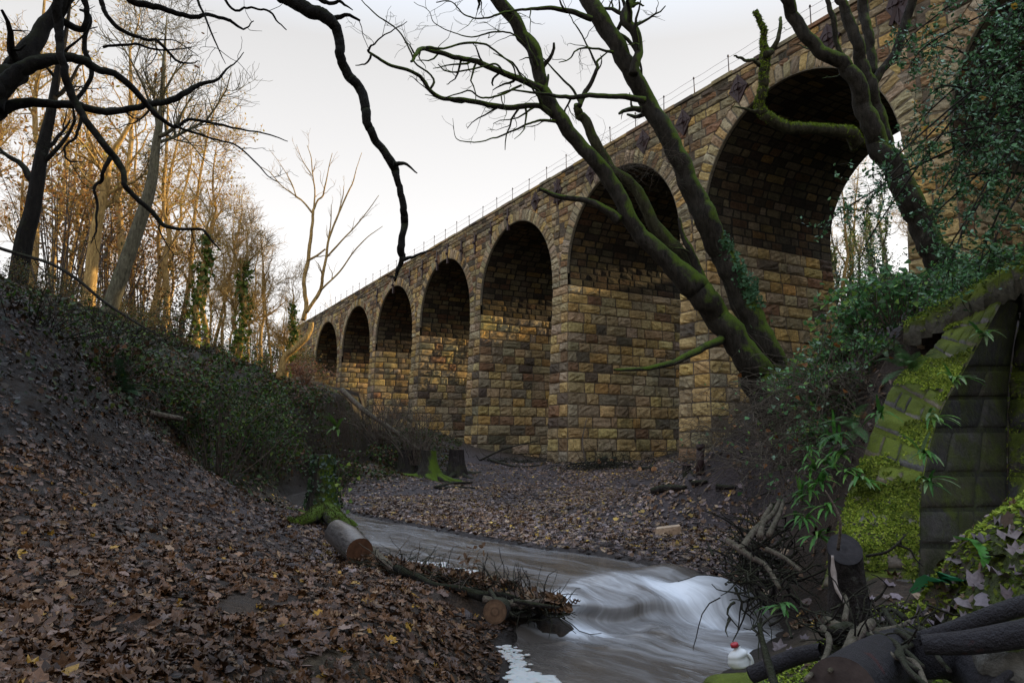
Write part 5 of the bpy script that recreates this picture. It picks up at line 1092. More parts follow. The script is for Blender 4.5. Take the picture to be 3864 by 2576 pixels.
tangle('bramble_tangle', V(1730, 1000, 15.5), (1.3, .8, .75), 260, 'brown tangle of leafless bramble stems before the pier, under the twin-stemmed tree', M_TWIG, leafn=90)
tangle('bramble_tangle', V(1830, 970, 12.5), (.9, .7, .7), 200, 'leafless bramble stems hanging below the ivy at the edge of the buttress bank', M_TWIG, leafn=160)
tangle('bramble_tangle', V(1690, 1060, 19), (1.4, .8, .35), 120, 'low dark stems at the foot of the pier beside the iron pipe', M_TWIGDARK, leafn=30)
tangle('bramble_tangle', V(1860, 1060, 10.0), (.8, .6, .6), 240, 'pale dead bramble stems on the bank between the brush pile and the ferns', M_TWIG, leafn=120)
tangle('bramble_tangle', V(1910, 900, 10.2), (.8, .6, .55), 190, 'bramble stems woven through ivy left of the mossy buttress', M_TWIG, leafn=120)
tangle('bramble_tangle', V(1470, 370, 14.6), (.9, .5, .5), 110, 'ball of fine dead twigs caught in the fork of the twin-stemmed tree', M_TWIG, (.0025, .005), (.5, 1.2), 0, cat='twigs')
# brush pile at the water's edge
bp = empty('brush_pile', V(1720, 1290, 9.0), 'dark pile of driftwood roots and branches at the right edge of the stream', 'brush pile'); mb = MB()
for k in range(210):
    vx, vy = rng.normal(1752, 46), rng.normal(1300, 55); Y = 9.4 - (vy - 1200) * .012 + rng.normal(0, .25); a = V(vx, vy, max(Y, 6.6)); a[2] = max(a[2], gz(a[0], a[1]) + .02) 
    d = rng.normal(0, 1, 3); d[2] *= .45; q = path(a, d, rng.uniform(.2, .75), 6, .33); tube(mb, q, np.linspace(rng.uniform(.006, .018), .004, 7), 5, cap=False)
mb.build('twigs', M_TWIGDARK, bp)
for pts, rr in (([(1700, 1265), (1735, 1215), (1775, 1180), (1790, 1150)], .04), ([(1765, 1230), (1790, 1180), (1800, 1150)], .035), ([(1745, 1235), (1755, 1190), (1772, 1160)], .04), ([(1670, 1240), (1720, 1275), (1760, 1300), (1790, 1350)], .035), ([(1760, 1260), (1800, 1280), (1840, 1310)], .03)):
    mb = MB(); q = catmull(np.array([V(x, y, 8.9 - (y - 1150) * .009) for x, y in pts]), 5); tube(mb, q, np.linspace(rr, rr * .6, len(q)), 9, bump=.2); mb.build('branch', M_TWIG if rr < .045 else M_TWIGDARK, bp)
# ------------------------------------------------------------------ near right: stump, roots, logs, litter
def stump(name, base, top, r0, r1, label, m, tilt=(0, 0, 1), endcol=(.1, .085, .09), roots=7, group=None, rootlen=.5, sides=24, moss=False):
    base = np.array(base, float); top = np.array(top, float); t = empty(name, base, label, 'tree stump', group)
    k = np.linspace(0, 1, 14); ax = base + (top - base) * k[:, None]; rr = r1 + (r0 - r1) * (1 - k) ** 2.2
    th = np.arange(sides) * 2 * math.pi / sides; nrm = np.array(tilt, float); nrm /= np.linalg.norm(nrm)
    v = []
    for i in range(14):
        R = rr[i] * (1 + .14 * fbm(np.cos(th) * 1.6 + 3, np.sin(th) * 1.6 + k[i] * 2, 17) + .16 * (1 - k[i]) ** 3 * np.sin(th * 5 + 1))
        ring = ax[i] + R[:, None] * np.stack([np.cos(th), np.sin(th), 0 * th], 1)
        if i > 8:
            f = (i - 8) / 5; ring[:, 2] += f * -((ring[:, :2] - ax[i, :2]) @ nrm[:2]) / nrm[2]
        v.append(ring)
    mb = MB(); mb.add(np.vstack(v), grid_quads2(14, sides)); mb.build('bark', m, t)
    mb = MB(); rings = np.linspace(1, 0, 9); vv = [ax[-1] + (v[-1] - ax[-1]) * g + nrm * (.004 + .01 * (1 - g) * rng.uniform(.3, 1)) for g in rings]
    cc = np.vstack([np.tile(np.array(endcol) * rng.uniform(.65, 1.25), (sides, 1)) for _ in rings]); mb.add(np.vstack(vv), grid_quads2(9, sides), None, cc); mb.build('cut_top', M_WOOD, t)
    for j in range(roots):
        a = 2 * math.pi * (j + rng.uniform(-.3, .3)) / roots; p0 = base + np.array([math.cos(a), math.sin(a), 0]) * r0 * .6 + np.array([0, 0, .12 * (top - base)[2]])
        q = [p0]; d = np.array([math.cos(a), math.sin(a), -.3])
        for _ in range(6):
            d = d + rng.normal(0, .22, 3) * np.array([1, 1, .3]); d /= np.linalg.norm(d); q.append(q[-1] + d * rootlen / 6)
        q = np.array(q); z = ground_z(q[:, 0], q[:, 1]); q[1:, 2] = np.maximum(z[1:], np.minimum(q[1:, 2], z[1:] + .06)) ; mb = MB(); tube(mb, q, np.linspace(r0 * .3, r0 * .06, 7), 7, bump=.2); mb.build('root', m, t)
    return t
b0 = V(1955, 1410, 3.35); stump('tree_stump', b0 - [0, 0, .1], V(1940, 1262, 3.3), .115, .072, 'dark sawn stump with a slanted top standing by the rapids on the near right', M_TWIGDARK, (-.15, -.62, .78), (.02, .016, .016), 6, rootlen=.5)
# pale strip of bare wood on its side
mb = MB(); q = catmull(np.array([V(1912, 1275, 3.235), V(1914, 1310, 3.235), V(1922, 1350, 3.22), V(1940, 1385, 3.2)]), 6); tube(mb, q, np.linspace(.012, .007, len(q)), 6, (.34, .28, .25), bump=.9); o = mb.build('bare_wood', M_WOOD, bpy.data.objects['tree_stump'].children[0])
# spreading root plate under it
rp = empty('root_mass', V(1990, 1460, 3.0), 'tangle of dark twisted roots spreading in front of the near sawn stump', 'roots'); mb = MB()
mains = [[(1900, 1425), (1930, 1440), (2000, 1450), (2060, 1440), (2090, 1425)], [(1910, 1450), (1950, 1440), (2010, 1470), (2070, 1490), (2120, 1530)], [(2000, 1430), (1960, 1470), (1940, 1510), (1905, 1540)], [(2030, 1400), (2060, 1440), (2110, 1460), (2170, 1455)], [(1985, 1440), (2040, 1500), (2100, 1520), (2130, 1580)], [(2060, 1450), (2100, 1475), (2060, 1500), (2110, 1540)], [(1890, 1440), (1905, 1470), (1890, 1520), (1850, 1560)], [(2110, 1440), (2160, 1470), (2150, 1500), (2180, 1540)], [(1960, 1450), (1935, 1500), (1900, 1535)], [(2080, 1420), (2050, 1400), (2020, 1410)], [(1940, 1425), (1945, 1380), (1930, 1350)], [(2010, 1455), (2060, 1480), (2080, 1530), (2140, 1585)]]
for k, mn in enumerate(mains):
    q = catmull(np.array([V(x, y, 3.05 - (y - 1400) * .0072 - .05 * (k % 3)) for x, y in mn]), 6); z = ground_z(q[:, 0], q[:, 1]); q[:, 2] = np.maximum(q[:, 2], z + .01); mb = MB(); tube(mb, q, np.linspace(.022 if k < 3 else .012, .006, len(q)), 8, bump=.25); mb.build('root', M_TWIGDARK if k % 2 else M_TWIG, rp)
mb = MB()
for k in range(90):
    vx, vy = rng.normal(2010, 70), rng.normal(1455, 35); a = V(vx, vy, 3.1 - (vy - 1400) * .006); a[2] = max(a[2], gz(a[0], a[1]) + .01); d = rng.normal(0, 1, 3); d[2] *= .35; tube(mb, path(a, d, rng.uniform(.08, .3), 6, .35), np.linspace(.005, .0018, 7), 4, cap=False)
mb.build('fine_roots', M_TWIGDARK, rp)
# the debarked log lying towards the camera, grey-brown with its sawn end low in the frame
m, nt, b = mat('wet_debarked_wood'); N = NT(nt); p_ = N.pos(); n1 = N.noise(N.mapping(p_, (5, 5, 5)), 3, 6, .7); n2 = N.noise(p_, 90, 4, .7); n4 = N.noise(p_, 9, 4, .6)
c = N.mix(n1, (.010, .008, .009), (.055, .047, .052)); c = N.mix(N.ramp(n4, [(.64, 0), (.7, .8)]), c, (.09, .022, .02)); N.out(b, Base_Color=c, Roughness=.5, Normal=N.bump(N.math('ADD', n1, n2), 1.0, .03)); b.inputs['Specular IOR Level'].default_value = .25; M_WETLOG = m
def P3(pts): return [V(x, y, Y) for x, y, Y in pts]
log('sawn_log', P3([(1935, 1590, 1.95), (2000, 1545, 2.3), (2075, 1500, 2.8)]), [.085, .092, .095], 'grey debarked log lying end-on towards the viewer below the dark stump', M_WETLOG, ends=(0,), endcol=(.05, .035, .03), sides=22, bump=.05)
log('sawn_log', P3([(2110, 1510, 2.35), (2180, 1500, 2.4), (2260, 1545, 2.3), (2330, 1640, 2.0)]), [.06, .075, .075, .07], 'knotted dark log with torn end beside the grey debarked log', M_WETLOG, sides=18, bump=.25)
log('smooth_branch', P3([(2110, 1465, 2.35), (2200, 1440, 2.3), (2300, 1405, 2.25), (2420, 1370, 2.2)]), [.02, .024, .027, .03], 'smooth bluish-grey branch running out at the lower right, upper of the pair', M_WETLOG, cat='branch', sides=14, bump=.05)
log('smooth_branch', P3([(2120, 1480, 2.1), (2220, 1475, 2.05), (2320, 1460, 2.0), (2430, 1440, 1.95)]), [.026, .031, .034, .037], 'thick smooth bluish-grey branch running out at the lower right, lower of the pair', M_WETLOG, cat='branch', sides=14, bump=.05)
log('sawn_branch', P3([(1728, 1548, 3.9), (1770, 1530, 3.85), (1830, 1506, 3.8), (1890, 1494, 3.7)]), [.042, .042, .04, .038], 'short dark sawn branch lying beside the white bottle', M_WETLOG, ends=(0,), endcol=(.06, .05, .05), cat='branch', bump=.08)
log('driftwood_stick', P3([(1742, 1430, 3.4), (1758, 1500, 3.3), (1785, 1590, 3.1)]), [.008, .016, .018], 'dark pointed stick standing up beside the white bottle', M_TWIGDARK, cat='stick', sides=7)
log('driftwood_stick', P3([(2320, 1545, 2.0), (2290, 1570, 1.95), (2260, 1610, 1.9)]), [.01, .012, .01], 'bluish stick at the lower right corner over the pale boulder', M_WETLOG, cat='stick', sides=7)
log('bare_sapling', P3([(1925, 1262, 3.25), (1930, 1200, 3.2), (1918, 1165, 3.2), (1895, 1125, 3.2)]), [.007, .006, .005, .003], 'thin pinkish-brown shoot rising behind the near sawn stump', M_TWIG, cat='shoot', sides=6)
o = log('twig', P3([(1990, 1276, 3.1), (2040, 1265, 3.0), (2080, 1228, 3.0)]), [.006, .006, .003], 'forked black twig pointing right from the near sawn stump', M_TWIGDARK, cat='twig', sides=6)
mb = MB(); tube(mb, catmull(np.array(P3([(2058, 1250, 3.0), (2090, 1262, 3.0), (2100, 1280, 3.0), (2120, 1300, 3.0)])), 4), np.linspace(.005, .002, 13), 5); mb.build('side_twig', M_TWIGDARK, o)
def rock(name, c, r, label, m, sq=(1, 1, .7), cat='rock', mats=None):
    import bmesh
    bm = bmesh.new(); bmesh.ops.create_icosphere(bm, subdivisions=4, radius=1); v = np.array([x.co for x in bm.verts]); f = np.array([[x.index for x in y.verts] for y in bm.faces]); bm.free()
    d = 1 + .45 * fbm(v[:, 0] * 1.4 + c[0] * 7, v[:, 1] * 1.4 + v[:, 2] * 1.1, 23) + .12 * fbm(v[:, 0] * 5, v[:, 1] * 5 + v[:, 2] * 4, 29)
    mb = MB(); mb.add(v * d[:, None] * r * np.array(sq) + np.array(c), None, f, (.16, .15, .13)); return tag(mb.build(name, m), label, cat)
rock('boulder', V(2345, 1520, 2.1), .11, 'pale lichen-blotched boulder at the lower right edge', M_WALL, (1, 1, .9))
# white crushed milk bottle with a red cap
m, nt, b = mat('white_plastic'); b.inputs['Base Color'].default_value = (.6, .6, .58, 1); b.inputs['Roughness'].default_value = .35; b.inputs['Subsurface Weight'].default_value = .15; b.inputs['Subsurface Radius'].default_value = (.05, .05, .05); M_PLASTIC = m
m, nt, b = mat('red_plastic'); b.inputs['Base Color'].default_value = (.35, .015, .025, 1); b.inputs['Roughness'].default_value = .4; M_RED = m
bt = empty('plastic_bottle', V(1700, 1535, 4.75), 'crushed white plastic milk bottle with a red cap lying by the stream', 'bottle')
c0 = V(1705, 1532, 4.7); c1 = V(1688, 1483, 4.7); n = 18; k = np.linspace(0, 1, n); prof = np.interp(k, [0, .04, .12, .3, .45, .6, .72, .82, .88, 1], [.03, .056, .06, .06, .054, .057, .05, .034, .02, .019]); th = np.arange(20) * 2 * math.pi / 20
v = []
for i in range(n):
    cx = c0 + (c1 - c0) * k[i] + np.array([-.012 * math.sin(k[i] * 5), 0, 0]); R = prof[i] * (1 + .62 * fbm(np.cos(th) * 1.5 + 2, np.sin(th) * 1.5 + k[i] * 1.7, 31) * min(1, (1 - k[i]) * 3))
    v.append(cx + R[:, None] * np.stack([np.cos(th), .8 * np.sin(th), .25 * np.cos(th)], 1))
mb = MB(); mb.add(np.vstack(v), grid_quads2(n, 20)); mb.build('body', M_PLASTIC, bt)
ax = (c1 - c0) / np.linalg.norm(c1 - c0); mb = MB(); tube(mb, np.array([c1 - ax * .004, c1 + ax * .016, c1 + ax * .02]), [.024, .024, .018], 20); mb.build('cap', M_RED, bt)
mb = MB(); a = c0 + (c1 - c0) * .8; hd = np.array([.05, -.02, 0]); tube(mb, catmull(np.array([a + hd * .4, a + hd * 1.2 - ax * .02, a + hd * 1.35 - ax * .06, a + hd * .9 - ax * .1]), 5), .010, 8); mb.build('handle', M_PLASTIC, bt.children[0])
rock('bottle_rock', V(1690, 1580, 4.6), .14, 'small mossy rock under the white bottle', M_WALL, (1.3, 1, .6))
# big fallen leaves, fern blades and moss cushions on the near ground
NEAR = .72 * np.array([[.22, .17, .18], [.28, .22, .22], [.14, .10, .10], [.15, .09, .06], [.2, .15, .14]])
pts = [(2040, 1345), (2075, 1400), (2110, 1375), (2130, 1430), (2150, 1390), (2180, 1360), (2200, 1300), (2220, 1400), (2250, 1350), (2260, 1250), (2290, 1290), (2300, 1340), (2320, 1385), (2330, 1240), (2340, 1330), (2090, 1440), (2160, 1440), (2230, 1440), (2000, 1380), (2060, 1375), (2300, 1215), (2250, 1190), (2190, 1420), (2340, 1280), (2270, 1400), (2120, 1340), (2345, 1410), (2030, 1430), (1985, 1395), (1890, 1540), (1850, 1470), (1820, 1505), (1905, 1545), (1790, 1490), (1760, 1520)]
def hit(vx, vy):                            # where the line of sight meets the ground
    a, b = ray(vx * K, vy * K); Ys = np.linspace(1.0, 12, 500); z = ground_z(a * Ys, Ys); i = np.argmax(b * Ys < z); return np.array([a * Ys[i], Ys[i], z[i]])
GLN = 'large fallen leaves on the mossy near bank'
for vx, vy in pts:
    q = hit(vx, vy); mb = MB(); leaves(mb, [q + np.array([0, 0, .02])], rng.uniform(.085, .14), L_MAPLE, pick(NEAR, 1), np.array([-.1, -.35, .9]), .32, 1.25); tag(mb.build('fallen_leaf', M_LITTER, None, True), 'large curled fallen leaf lying on the mossy ground at the near right', 'leaf', GLN)
for pl, w, pal, lb in (([(2195, 1262), (2240, 1275), (2265, 1310), (2262, 1340)], .022, [[.07, .22, .03]], 'bright green strap leaf standing in the moss at the near right'), ([(2095, 1378), (2140, 1368), (2185, 1365), (2215, 1370)], .045, [[.02, .13, .05]], 'broad glossy green leaf lying flat among fallen leaves')):
    q = catmull(np.array([hit(x, y) + np.array([0, 0, .05]) for x, y in pl]), 5); mb = MB(); n = len(q); t = np.linspace(0, 1, n); tg = np.gradient(q, axis=0); sv_ = np.cross(tg, [0, -.5, .8]); sv_ /= np.linalg.norm(sv_, axis=1, keepdims=True); ww = (w * np.sin(t * math.pi * .9 + .2) ** .6 * (1 + .1 * np.sin(t * 30)))[:, None]
    v = np.concatenate([q - sv_ * ww + [0, 0, .01], q, q + sv_ * ww + [0, 0, .01]]); i = np.arange(n - 1); mb.add(v, np.concatenate([np.stack([i, i + 1, i + 1 + n, i + n], 1), np.stack([i + n, i + 1 + n, i + 1 + 2 * n, i + 2 * n], 1)]), None, pick(pal, 1)[0]); tag(mb.build('green_leaf', M_LEAF), lb, 'leaf')
xx = rng.uniform(.7, 4.2, 52000); yy = rng.uniform(1.4, 6.2, 52000); k = (poly_sd(xx, yy)[0] > .15) & (fbm(xx * 2.1, yy * 2.1, 44) > -.2) & (xx > .27 * yy); xx, yy = xx[k], yy[k]; zz = ground_z(xx, yy)
mb = MB(); leaves(mb, np.stack([xx, yy, zz + .008], 1), rng.uniform(.018, .045, len(xx)), L_SIMPLE, pick(MOSSP, len(xx)) * np.clip(1 + 2.2 * fbm(xx * 4, yy * 4, 68), .4, 1.5)[:, None], np.array([0, 0, 1.]), .5); tag(mb.build('ground_moss', M_MOSS, None, False), kind='stuff')
scatter_litter('leaf_litter', 500, rect(.9, 3.6, 1.3, 6.0), (.04, .09), L_MAPLE, [.3, .25, .15, .15, .02, .08, .05], mask=lambda x, y: x > .25 * y)

# ------------------------------------------------------------------ left waterline: ivy stump, birch log, debris, foam
b0 = V(742, 1165, 15.5); st = stump('ivy_stump', [b0[0], b0[1], gz(b0[0], b0[1]) - .1], V(742, 1044, 15.5), .48, .215, 'tall ivy-clad stump standing at the bend of the stream', M_BARK, (0, 0, 1), (.04, .03, .025), 6, rootlen=1.0)
mb = MB(); n = 420; th = rng.uniform(0, 6.28, n); k = rng.uniform(0, 1, n); c = b0 + (V(742, 1044, 15.5) - b0) * k[:, None]; R = .235 + .16 * (1 - k) ** 2; leaves(mb, c + np.stack([np.cos(th), np.sin(th), 0 * th], 1) * (R + .02)[:, None], rng.uniform(.05, .1, n), L_IVY, pick([[.02, .04, .015], [.03, .06, .02]], n), np.stack([np.cos(th), np.sin(th), .2 + 0 * th], 1), .4); mb.build('ivy', M_GLOSS, st, False)
mb = MB(); q = b0 + rng.normal(0, 1, (46, 3)) * np.array([.14, .1, .35]) + np.array([.42, -.1, .1]); leaves(mb, q, .1, L_IVY, pick([[.25, .32, .06], [.12, .2, .04]], 46)); mb.build('leaves', M_LEAF, st, False)
rt_ = empty('mossy_root', V(760, 1200, 13.0), 'moss-covered buttress root running along the water below the ivy-clad stump', 'root')
for pl, r in (([(745, 1165, 15.3), (775, 1190, 14), (800, 1215, 13), (830, 1240, 12)], (.16, .07)), ([(740, 1172, 15), (712, 1190, 13.6), (685, 1200, 13), (660, 1205, 13)], (.15, .06)), ([(750, 1180, 14.6), (770, 1205, 13.2), (790, 1225, 12.4)], (.14, .07))):
    mb = MB(); q = catmull(np.array([V(*a) for a in pl]), 6); q[:, 2] = np.maximum(q[:, 2], ground_z(q[:, 0], q[:, 1])); tube(mb, q, np.linspace(r[0], r[1], len(q)), 10, bump=.3); mb.build('root', M_BARK, rt_); mb = MB(); fuzz(mb, q, np.linspace(r[0], r[1], len(q)), 900, (.03, .07), [[.08, .10, .015], [.05, .07, .012], [.04, .03, .015]]); mb.build('moss', M_MOSS, rt_, False)
m, nt, b = mat('wet_birch_bark'); N = NT(nt); p_ = N.pos(); n1 = N.noise(N.mapping(p_, (2, 2, 9)), 4, 5, .7); c = N.mix(N.ramp(n1, [(.35, 0), (.6, 1)]), (.018, .015, .014), (.085, .075, .07)); N.out(b, Base_Color=c, Roughness=.3, Normal=N.bump(n1, .5, .02)); M_BIRCH = m
def onto(q, r): return [np.array([a[0], a[1], max(a[2], gz(a[0], a[1]) + r * .55)]) for a in q]
log('sawn_log', onto([V(775, 1222, 10.6), V(800, 1240, 10.1), V(826, 1266, 9.6)], .17), [.175, .185, .17], 'short thick sawn log with shiny bark on the left waterline, end facing the stream', M_BIRCH, ends=(1,), endcol=(.09, .04, .02), sides=24, bump=.08)
log('sawn_log', onto([V(1150, 1395, 6.9), V(1143, 1400, 6.7), V(1137, 1404, 6.5)], .1), [.095, .1, .1], 'small sawn log end half buried in the debris at the rapids', M_TWIGDARK, ends=(1,), endcol=(.10, .055, .03), sides=20)
log('split_branch', onto([V(845, 1255, 10), V(890, 1295, 9.3), V(950, 1330, 8.8)], .06), [.05, .055, .03], 'split brown branch trailing from the thick sawn log along the waterline', M_TWIG)
log('driftwood_log', onto([V(850, 1265, 9.8), V(900, 1300, 9.2), V(950, 1322, 8.7), V(1000, 1345, 8.3), V(1050, 1352, 8.1), V(1110, 1370, 7.9), V(1150, 1369, 7.9), V(1230, 1382, 7.8)], .03), [.03, .055, .04, .06, .03], 'long dark driftwood log along the left waterline above the rapids', M_BARKDARK, bump=.6)
log('driftwood_stick', onto([V(1110, 1375, 7.3), V(1180, 1385, 7.4), V(1270, 1375, 7.6)], .06), [.035, .03, .02], 'pale stick end pointing into the rapids from the debris', M_TWIG, cat='stick')
log('driftwood_stick', [V(1125, 1355, 7.2), V(1150, 1390, 6.9), V(1180, 1415, 6.75)], [.02, .02, .015], 'dark stick leaning across the small sawn log end', M_TWIGDARK, cat='stick')
log('driftwood_stick', [V(1180, 1378, 7.2), V(1230, 1388, 7.25), V(1285, 1394, 7.3)], [.022, .022, .012], 'dark forked stick reaching furthest into the rapids', M_TWIGDARK, cat='stick')
db = empty('debris_heap', V(1100, 1370, 7.6), 'heap of wet leaves and twigs caught along the driftwood above the rapids', 'debris'); mb = MB()
for k in range(420):
    t = rng.uniform(0, 1); vx = 860 + 425 * t + rng.normal(0, 14); vy = 1278 + 118 * t + rng.normal(0, 14); a = V(vx, vy, 9.6 - 2.1 * t); a[2] = max(gz(a[0], a[1]) + .02, -1.6); d = rng.normal(0, 1, 3); d[2] = abs(d[2]) * .35; tube(mb, path(a, d, rng.uniform(.15, .6), 5, .3), np.linspace(.008, .003, 6), 4, cap=False)
mb.build('twigs', M_TWIGDARK, db)
t = rng.uniform(0, 1, 1500); a = np.array([V(860 + 425 * x + rng.normal(0, 14), 1278 + 118 * x + rng.normal(0, 14), 9.6 - 2.1 * x) for x in t]); a[:, 2] = np.maximum(ground_z(a[:, 0], a[:, 1]), -1.58) + rng.uniform(.02, .14, len(a)); mb = MB(); leaves(mb, a, rng.uniform(.07, .14, 1500), L_MAPLE, pick(LIT, 1500, [.4, .05, .1, .35, .02, .08, 0]), np.array([0, -.3, .8]), .6); mb.build('leaves', M_LITTER, db, False)
wd = empty('dead_weed', V(1065, 1330, 8.0), 'withered weed with hanging dead leaves standing on the debris by the white foam', 'plant'); mb = MB(); lp = []
for (x0, y0), (x1, y1) in (((1060, 1350), (1075, 1290)), ((1055, 1350), (1050, 1300)), ((950, 1320), (975, 1245)), ((900, 1305), (905, 1235)), ((890, 1300), (860, 1265)), ((985, 1330), (1020, 1285))):
    q = path(V(x0, y0, 8.0), V(x1, y1, 8.0) - V(x0, y0, 8.0), .4, 6, .15); tube(mb, q, np.linspace(.006, .003, 7), 4, cap=False); lp += list(q[3:])
mb.build('stems', M_TWIG, wd); lp = np.array(lp); lp = np.repeat(lp[:8], 3, 0) + rng.normal(0, .04, (24, 3)); mb = MB(); leaves(mb, lp, .09, L_SIMPLE, pick([[.16, .09, .05], [.22, .13, .07]], 24)); mb.build('leaves', M_AUTUMN, wd, False)
m, nt, b = mat('river_foam'); N = NT(nt); p_ = N.pos(); N.out(b, Base_Color=(.5, .48, .45, 1), Roughness=.8, Normal=N.bump(N.noise(p_, 45, 4, .7), .8, .02)); b.inputs['Subsurface Weight'].default_value = .2; M_FOAM = m
def foam_clump(spots, zlev):
    import bmesh
    bm = bmesh.new(); bmesh.ops.create_icosphere(bm, subdivisions=3, radius=1); v = np.array([x.co for x in bm.verts]); f = np.array([[x.index for x in y.verts] for y in bm.faces]); bm.free(); mb = MB()
    spots = [(x + rng.normal(0, 11), y + rng.normal(0, 6), r * rng.uniform(.15, .6)) for x, y, r in spots for _ in range(11)]
    for (vx, vy, r) in spots:
        q = Vz(vx, vy, zlev); q[2] = max(q[2], gz(q[0], q[1])); d = 1 + .9 * fbm(v[:, 0] * 2.2 + vx, v[:, 1] * 2.2 + v[:, 2], 37); mb.add(v * d[:, None] * r * np.array([1.3, 1.15, .35]) + q, None, f)
    tag(mb.build('foam', M_FOAM), kind='stuff')
foam_clump([(965, 1298, .1), (985, 1300, .14), (1005, 1307, .12), (1030, 1312, .1), (1050, 1316, .13), (1068, 1318, .1), (975, 1305, .1), (1020, 1312, .09)], -1.5)
foam_clump([(1165, 1492, .06), (1172, 1505, .07), (1190, 1512, .05), (1180, 1522, .08), (1188, 1535, .07), (1178, 1495, .05), (1195, 1552, .1), (1225, 1560, .12), (1260, 1566, .1), (1205, 1565, .12)], WD + .02)
foam_clump([(1085, 1405, .06), (1100, 1404, .06), (1160, 1402, .05)], WD + .06)
# ------------------------------------------------------------------ far bank: stumps, logs, pipe, wood block
def gp(vx, vy, dz=0.0):
    a, b = ray(vx * K, vy * K); Ys = np.linspace(6, 45, 1500); z = ground_z(a * Ys, Ys); h_ = b * Ys < z; i = np.argmax(h_) if h_.any() else np.argmin(np.abs(Ys - 36)); return np.array([a * Ys[i], Ys[i], z[i] + dz])
q = gp(985, 1098); stump('tree_stump', q - [0, 0, .1], q + [0, 0, 1.15], .75, .3, 'mossy stump with spreading roots on the far bank, left of a taller dark stump', M_BARK, roots=8, rootlen=1.1, endcol=(.05, .035, .03))
q = gp(1048, 1092); stump('tree_stump', q - [0, 0, .1], q + [0, 0, 1.15], .6, .34, 'dark stump on the far bank nearest the pier foot', M_TWIGDARK, roots=7, rootlen=1.2, endcol=(.12, .07, .05))
q = gp(935, 1090); stump('tree_stump', q - [0, 0, .1], q + [0, 0, 1.1], .6, .4, 'broad low stump half hidden in the brushwood of the far bank', M_TWIGDARK, roots=4, rootlen=.8, endcol=(.06, .04, .035))
q = gp(1607, 1088); q[2] -= .1; mb = MB(); top = V(1609, 1021, q[1]); o = empty('iron_pipe', q, 'rusty iron pipe standing upright at the foot of the pier', 'pipe'); th = np.linspace(0, 6.283, 17)
pr = 9 * q[1] / 1690; tube(mb, np.array([q, (q + top) / 2, top]), pr, 20); mb.build('pipe_wall', M_IRON, o); mb = MB(); tube(mb, np.array([top - [0, 0, .12], top + [0, 0, .015]]), [pr * 1.07] * 2, 20); mb.build('collar', M_IRON, o)
q = gp(1578, 1085); k_ = q[1] / 1690; stump('tree_stump', q - [0, 0, .1], q + [0, 0, 16 * k_], 14 * k_, 10 * k_, 'low rotten reddish stump beside the iron pipe', M_TWIGDARK, roots=4, rootlen=.4, endcol=(.12, .05, .04))
for a, bb, e, lb, r in (((1470, 1082), (1488, 1082), (0,), 'left cut log with a pale sawn end lying before the pier', .1), ((1502, 1083), (1497, 1079), (0,), 'right cut log with a round pale sawn face lying before the pier', .12), ((1376, 1065), (1392, 1057), (0,), 'cut log with a pale end among dark brush, below the middle arch', .12), ((1405, 1052), (1412, 1046), (0,), 'small pale cut stub on the brush, behind the other cut logs', .12)):
    p0 = gp(*a, r * .9); p1 = p0 + (V(bb[0], bb[1], p0[1]) - V(a[0], a[1], p0[1])) + np.array([.05, .35, 0]); log('cut_log', [p0, (p0 + p1) / 2, p1], [r] * 3, lb, M_TWIGDARK, ends=e, endcol=(.52, .27, .13), sides=16, bump=.05)
q = gp(1533, 1228); o = empty('wood_block', q, 'split block of pale orange wood lying on the leaf-strewn bar', 'wood block'); mb = MB()
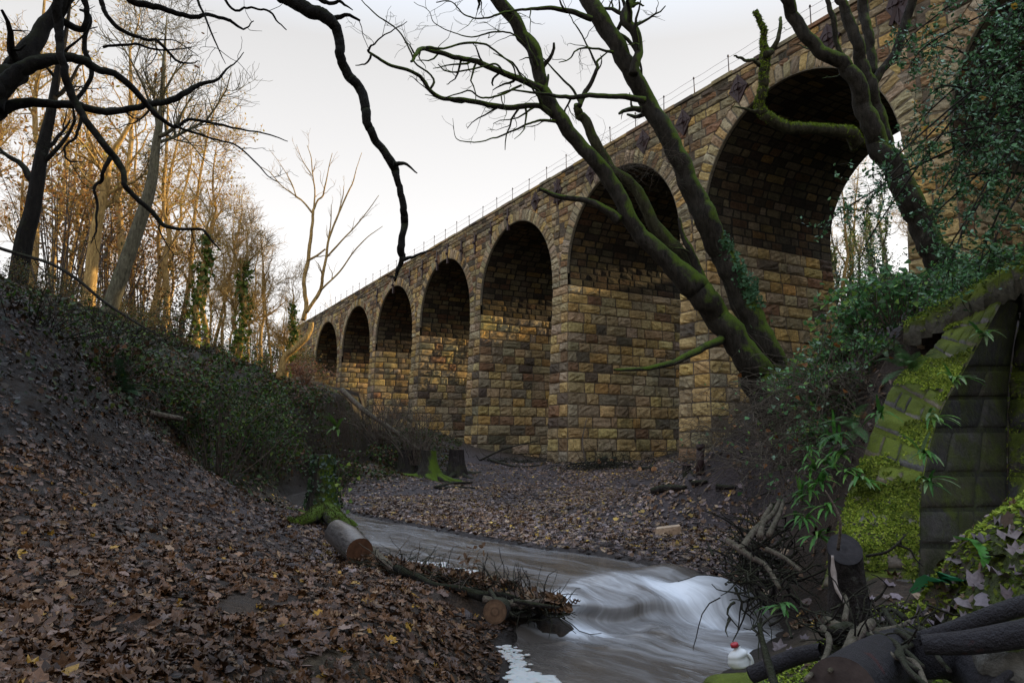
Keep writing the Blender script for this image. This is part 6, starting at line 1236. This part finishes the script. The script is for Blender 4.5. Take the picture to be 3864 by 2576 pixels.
v = np.array([[-.24, -.1, -.02], [.22, -.14, -.02], [.24, .12, -.02], [-.2, .14, -.02], [-.2, -.06, .1], [.2, -.12, .16], [.22, .06, .17], [-.16, .1, .12]]); mb.add(v + q, [[0, 1, 5, 4], [1, 2, 6, 5], [2, 3, 7, 6], [3, 0, 4, 7]], None, (.36, .24, .15)); mb.build('split_wood', M_WOOD, o, False); mb = MB(); mb.add(np.array([v[4], v[5], v[6], v[7]]) + q + [0, 0, .003], [[0, 1, 2, 3]], None, (.5, .36, .24)); mb.build('sawn_face', M_WOOD, o, False)
for pl, r, lb in (([(1000, 1122), (1040, 1112), (1085, 1110)], .07, 'dark branch lying on the bar below the far stumps, upper of two'), ([(1010, 1124), (1050, 1120), (1090, 1122)], .05, 'dark branch lying on the bar below the far stumps, lower of two'), ([(1498, 1135), (1530, 1128), (1575, 1126)], .09, 'thick mossy stick lying on the bar beyond the wood block'), ([(1590, 1115), (1625, 1112)], .06, 'short dark stick on the bar nearest the iron pipe'), ([(1645, 1122), (1690, 1128)], .06, 'greenish stick lying on the right of the bar'),
                  ([(1310, 1068), (1380, 1062), (1440, 1066)], .06, 'long grey branch lying at the foot of the second pier'), ([(1345, 1062), (1338, 1010), (1348, 960)], .035, 'bent grey sapling standing against the second pier wall'), ([(1100, 1058), (1160, 1030), (1235, 1012)], .05, 'dark pole leaning on the third pier wall, upper of two'), ([(1120, 1056), (1190, 1045), (1255, 1036)], .06, 'dark pole leaning on the third pier wall, lower of two')):
    if pl[1][1] < pl[0][1] - 20:
        p0 = gp(*pl[0]); pp = [p0] + [V(x, y, p0[1] + .3 * i) for i, (x, y) in enumerate(pl[1:], 1)]
    else: pp = [gp(x, y, r * .6) for x, y in pl]
    log('dead_branch', pp, [r, r * .9, r * .5], lb, M_TWIGDARK if r > .04 else M_TWIG, cat='branch')
tangle('brushwood_heap', gp(1400, 1072), (2.4, .9, .5), 260, 'long dark heap of brushwood lying under the second arch from the right', M_TWIGDARK, (.006, .02), (.8, 2.0), 40, [[.04, .03, .02]], .35, 'brushwood')
tangle('brushwood_heap', gp(1190, 1062), (2.0, .8, .4), 150, 'dark brushwood at the foot of the third pier wall', M_TWIGDARK, (.006, .02), (.8, 2.0), 20, [[.04, .03, .02]], .35, 'brushwood')
n = 70;
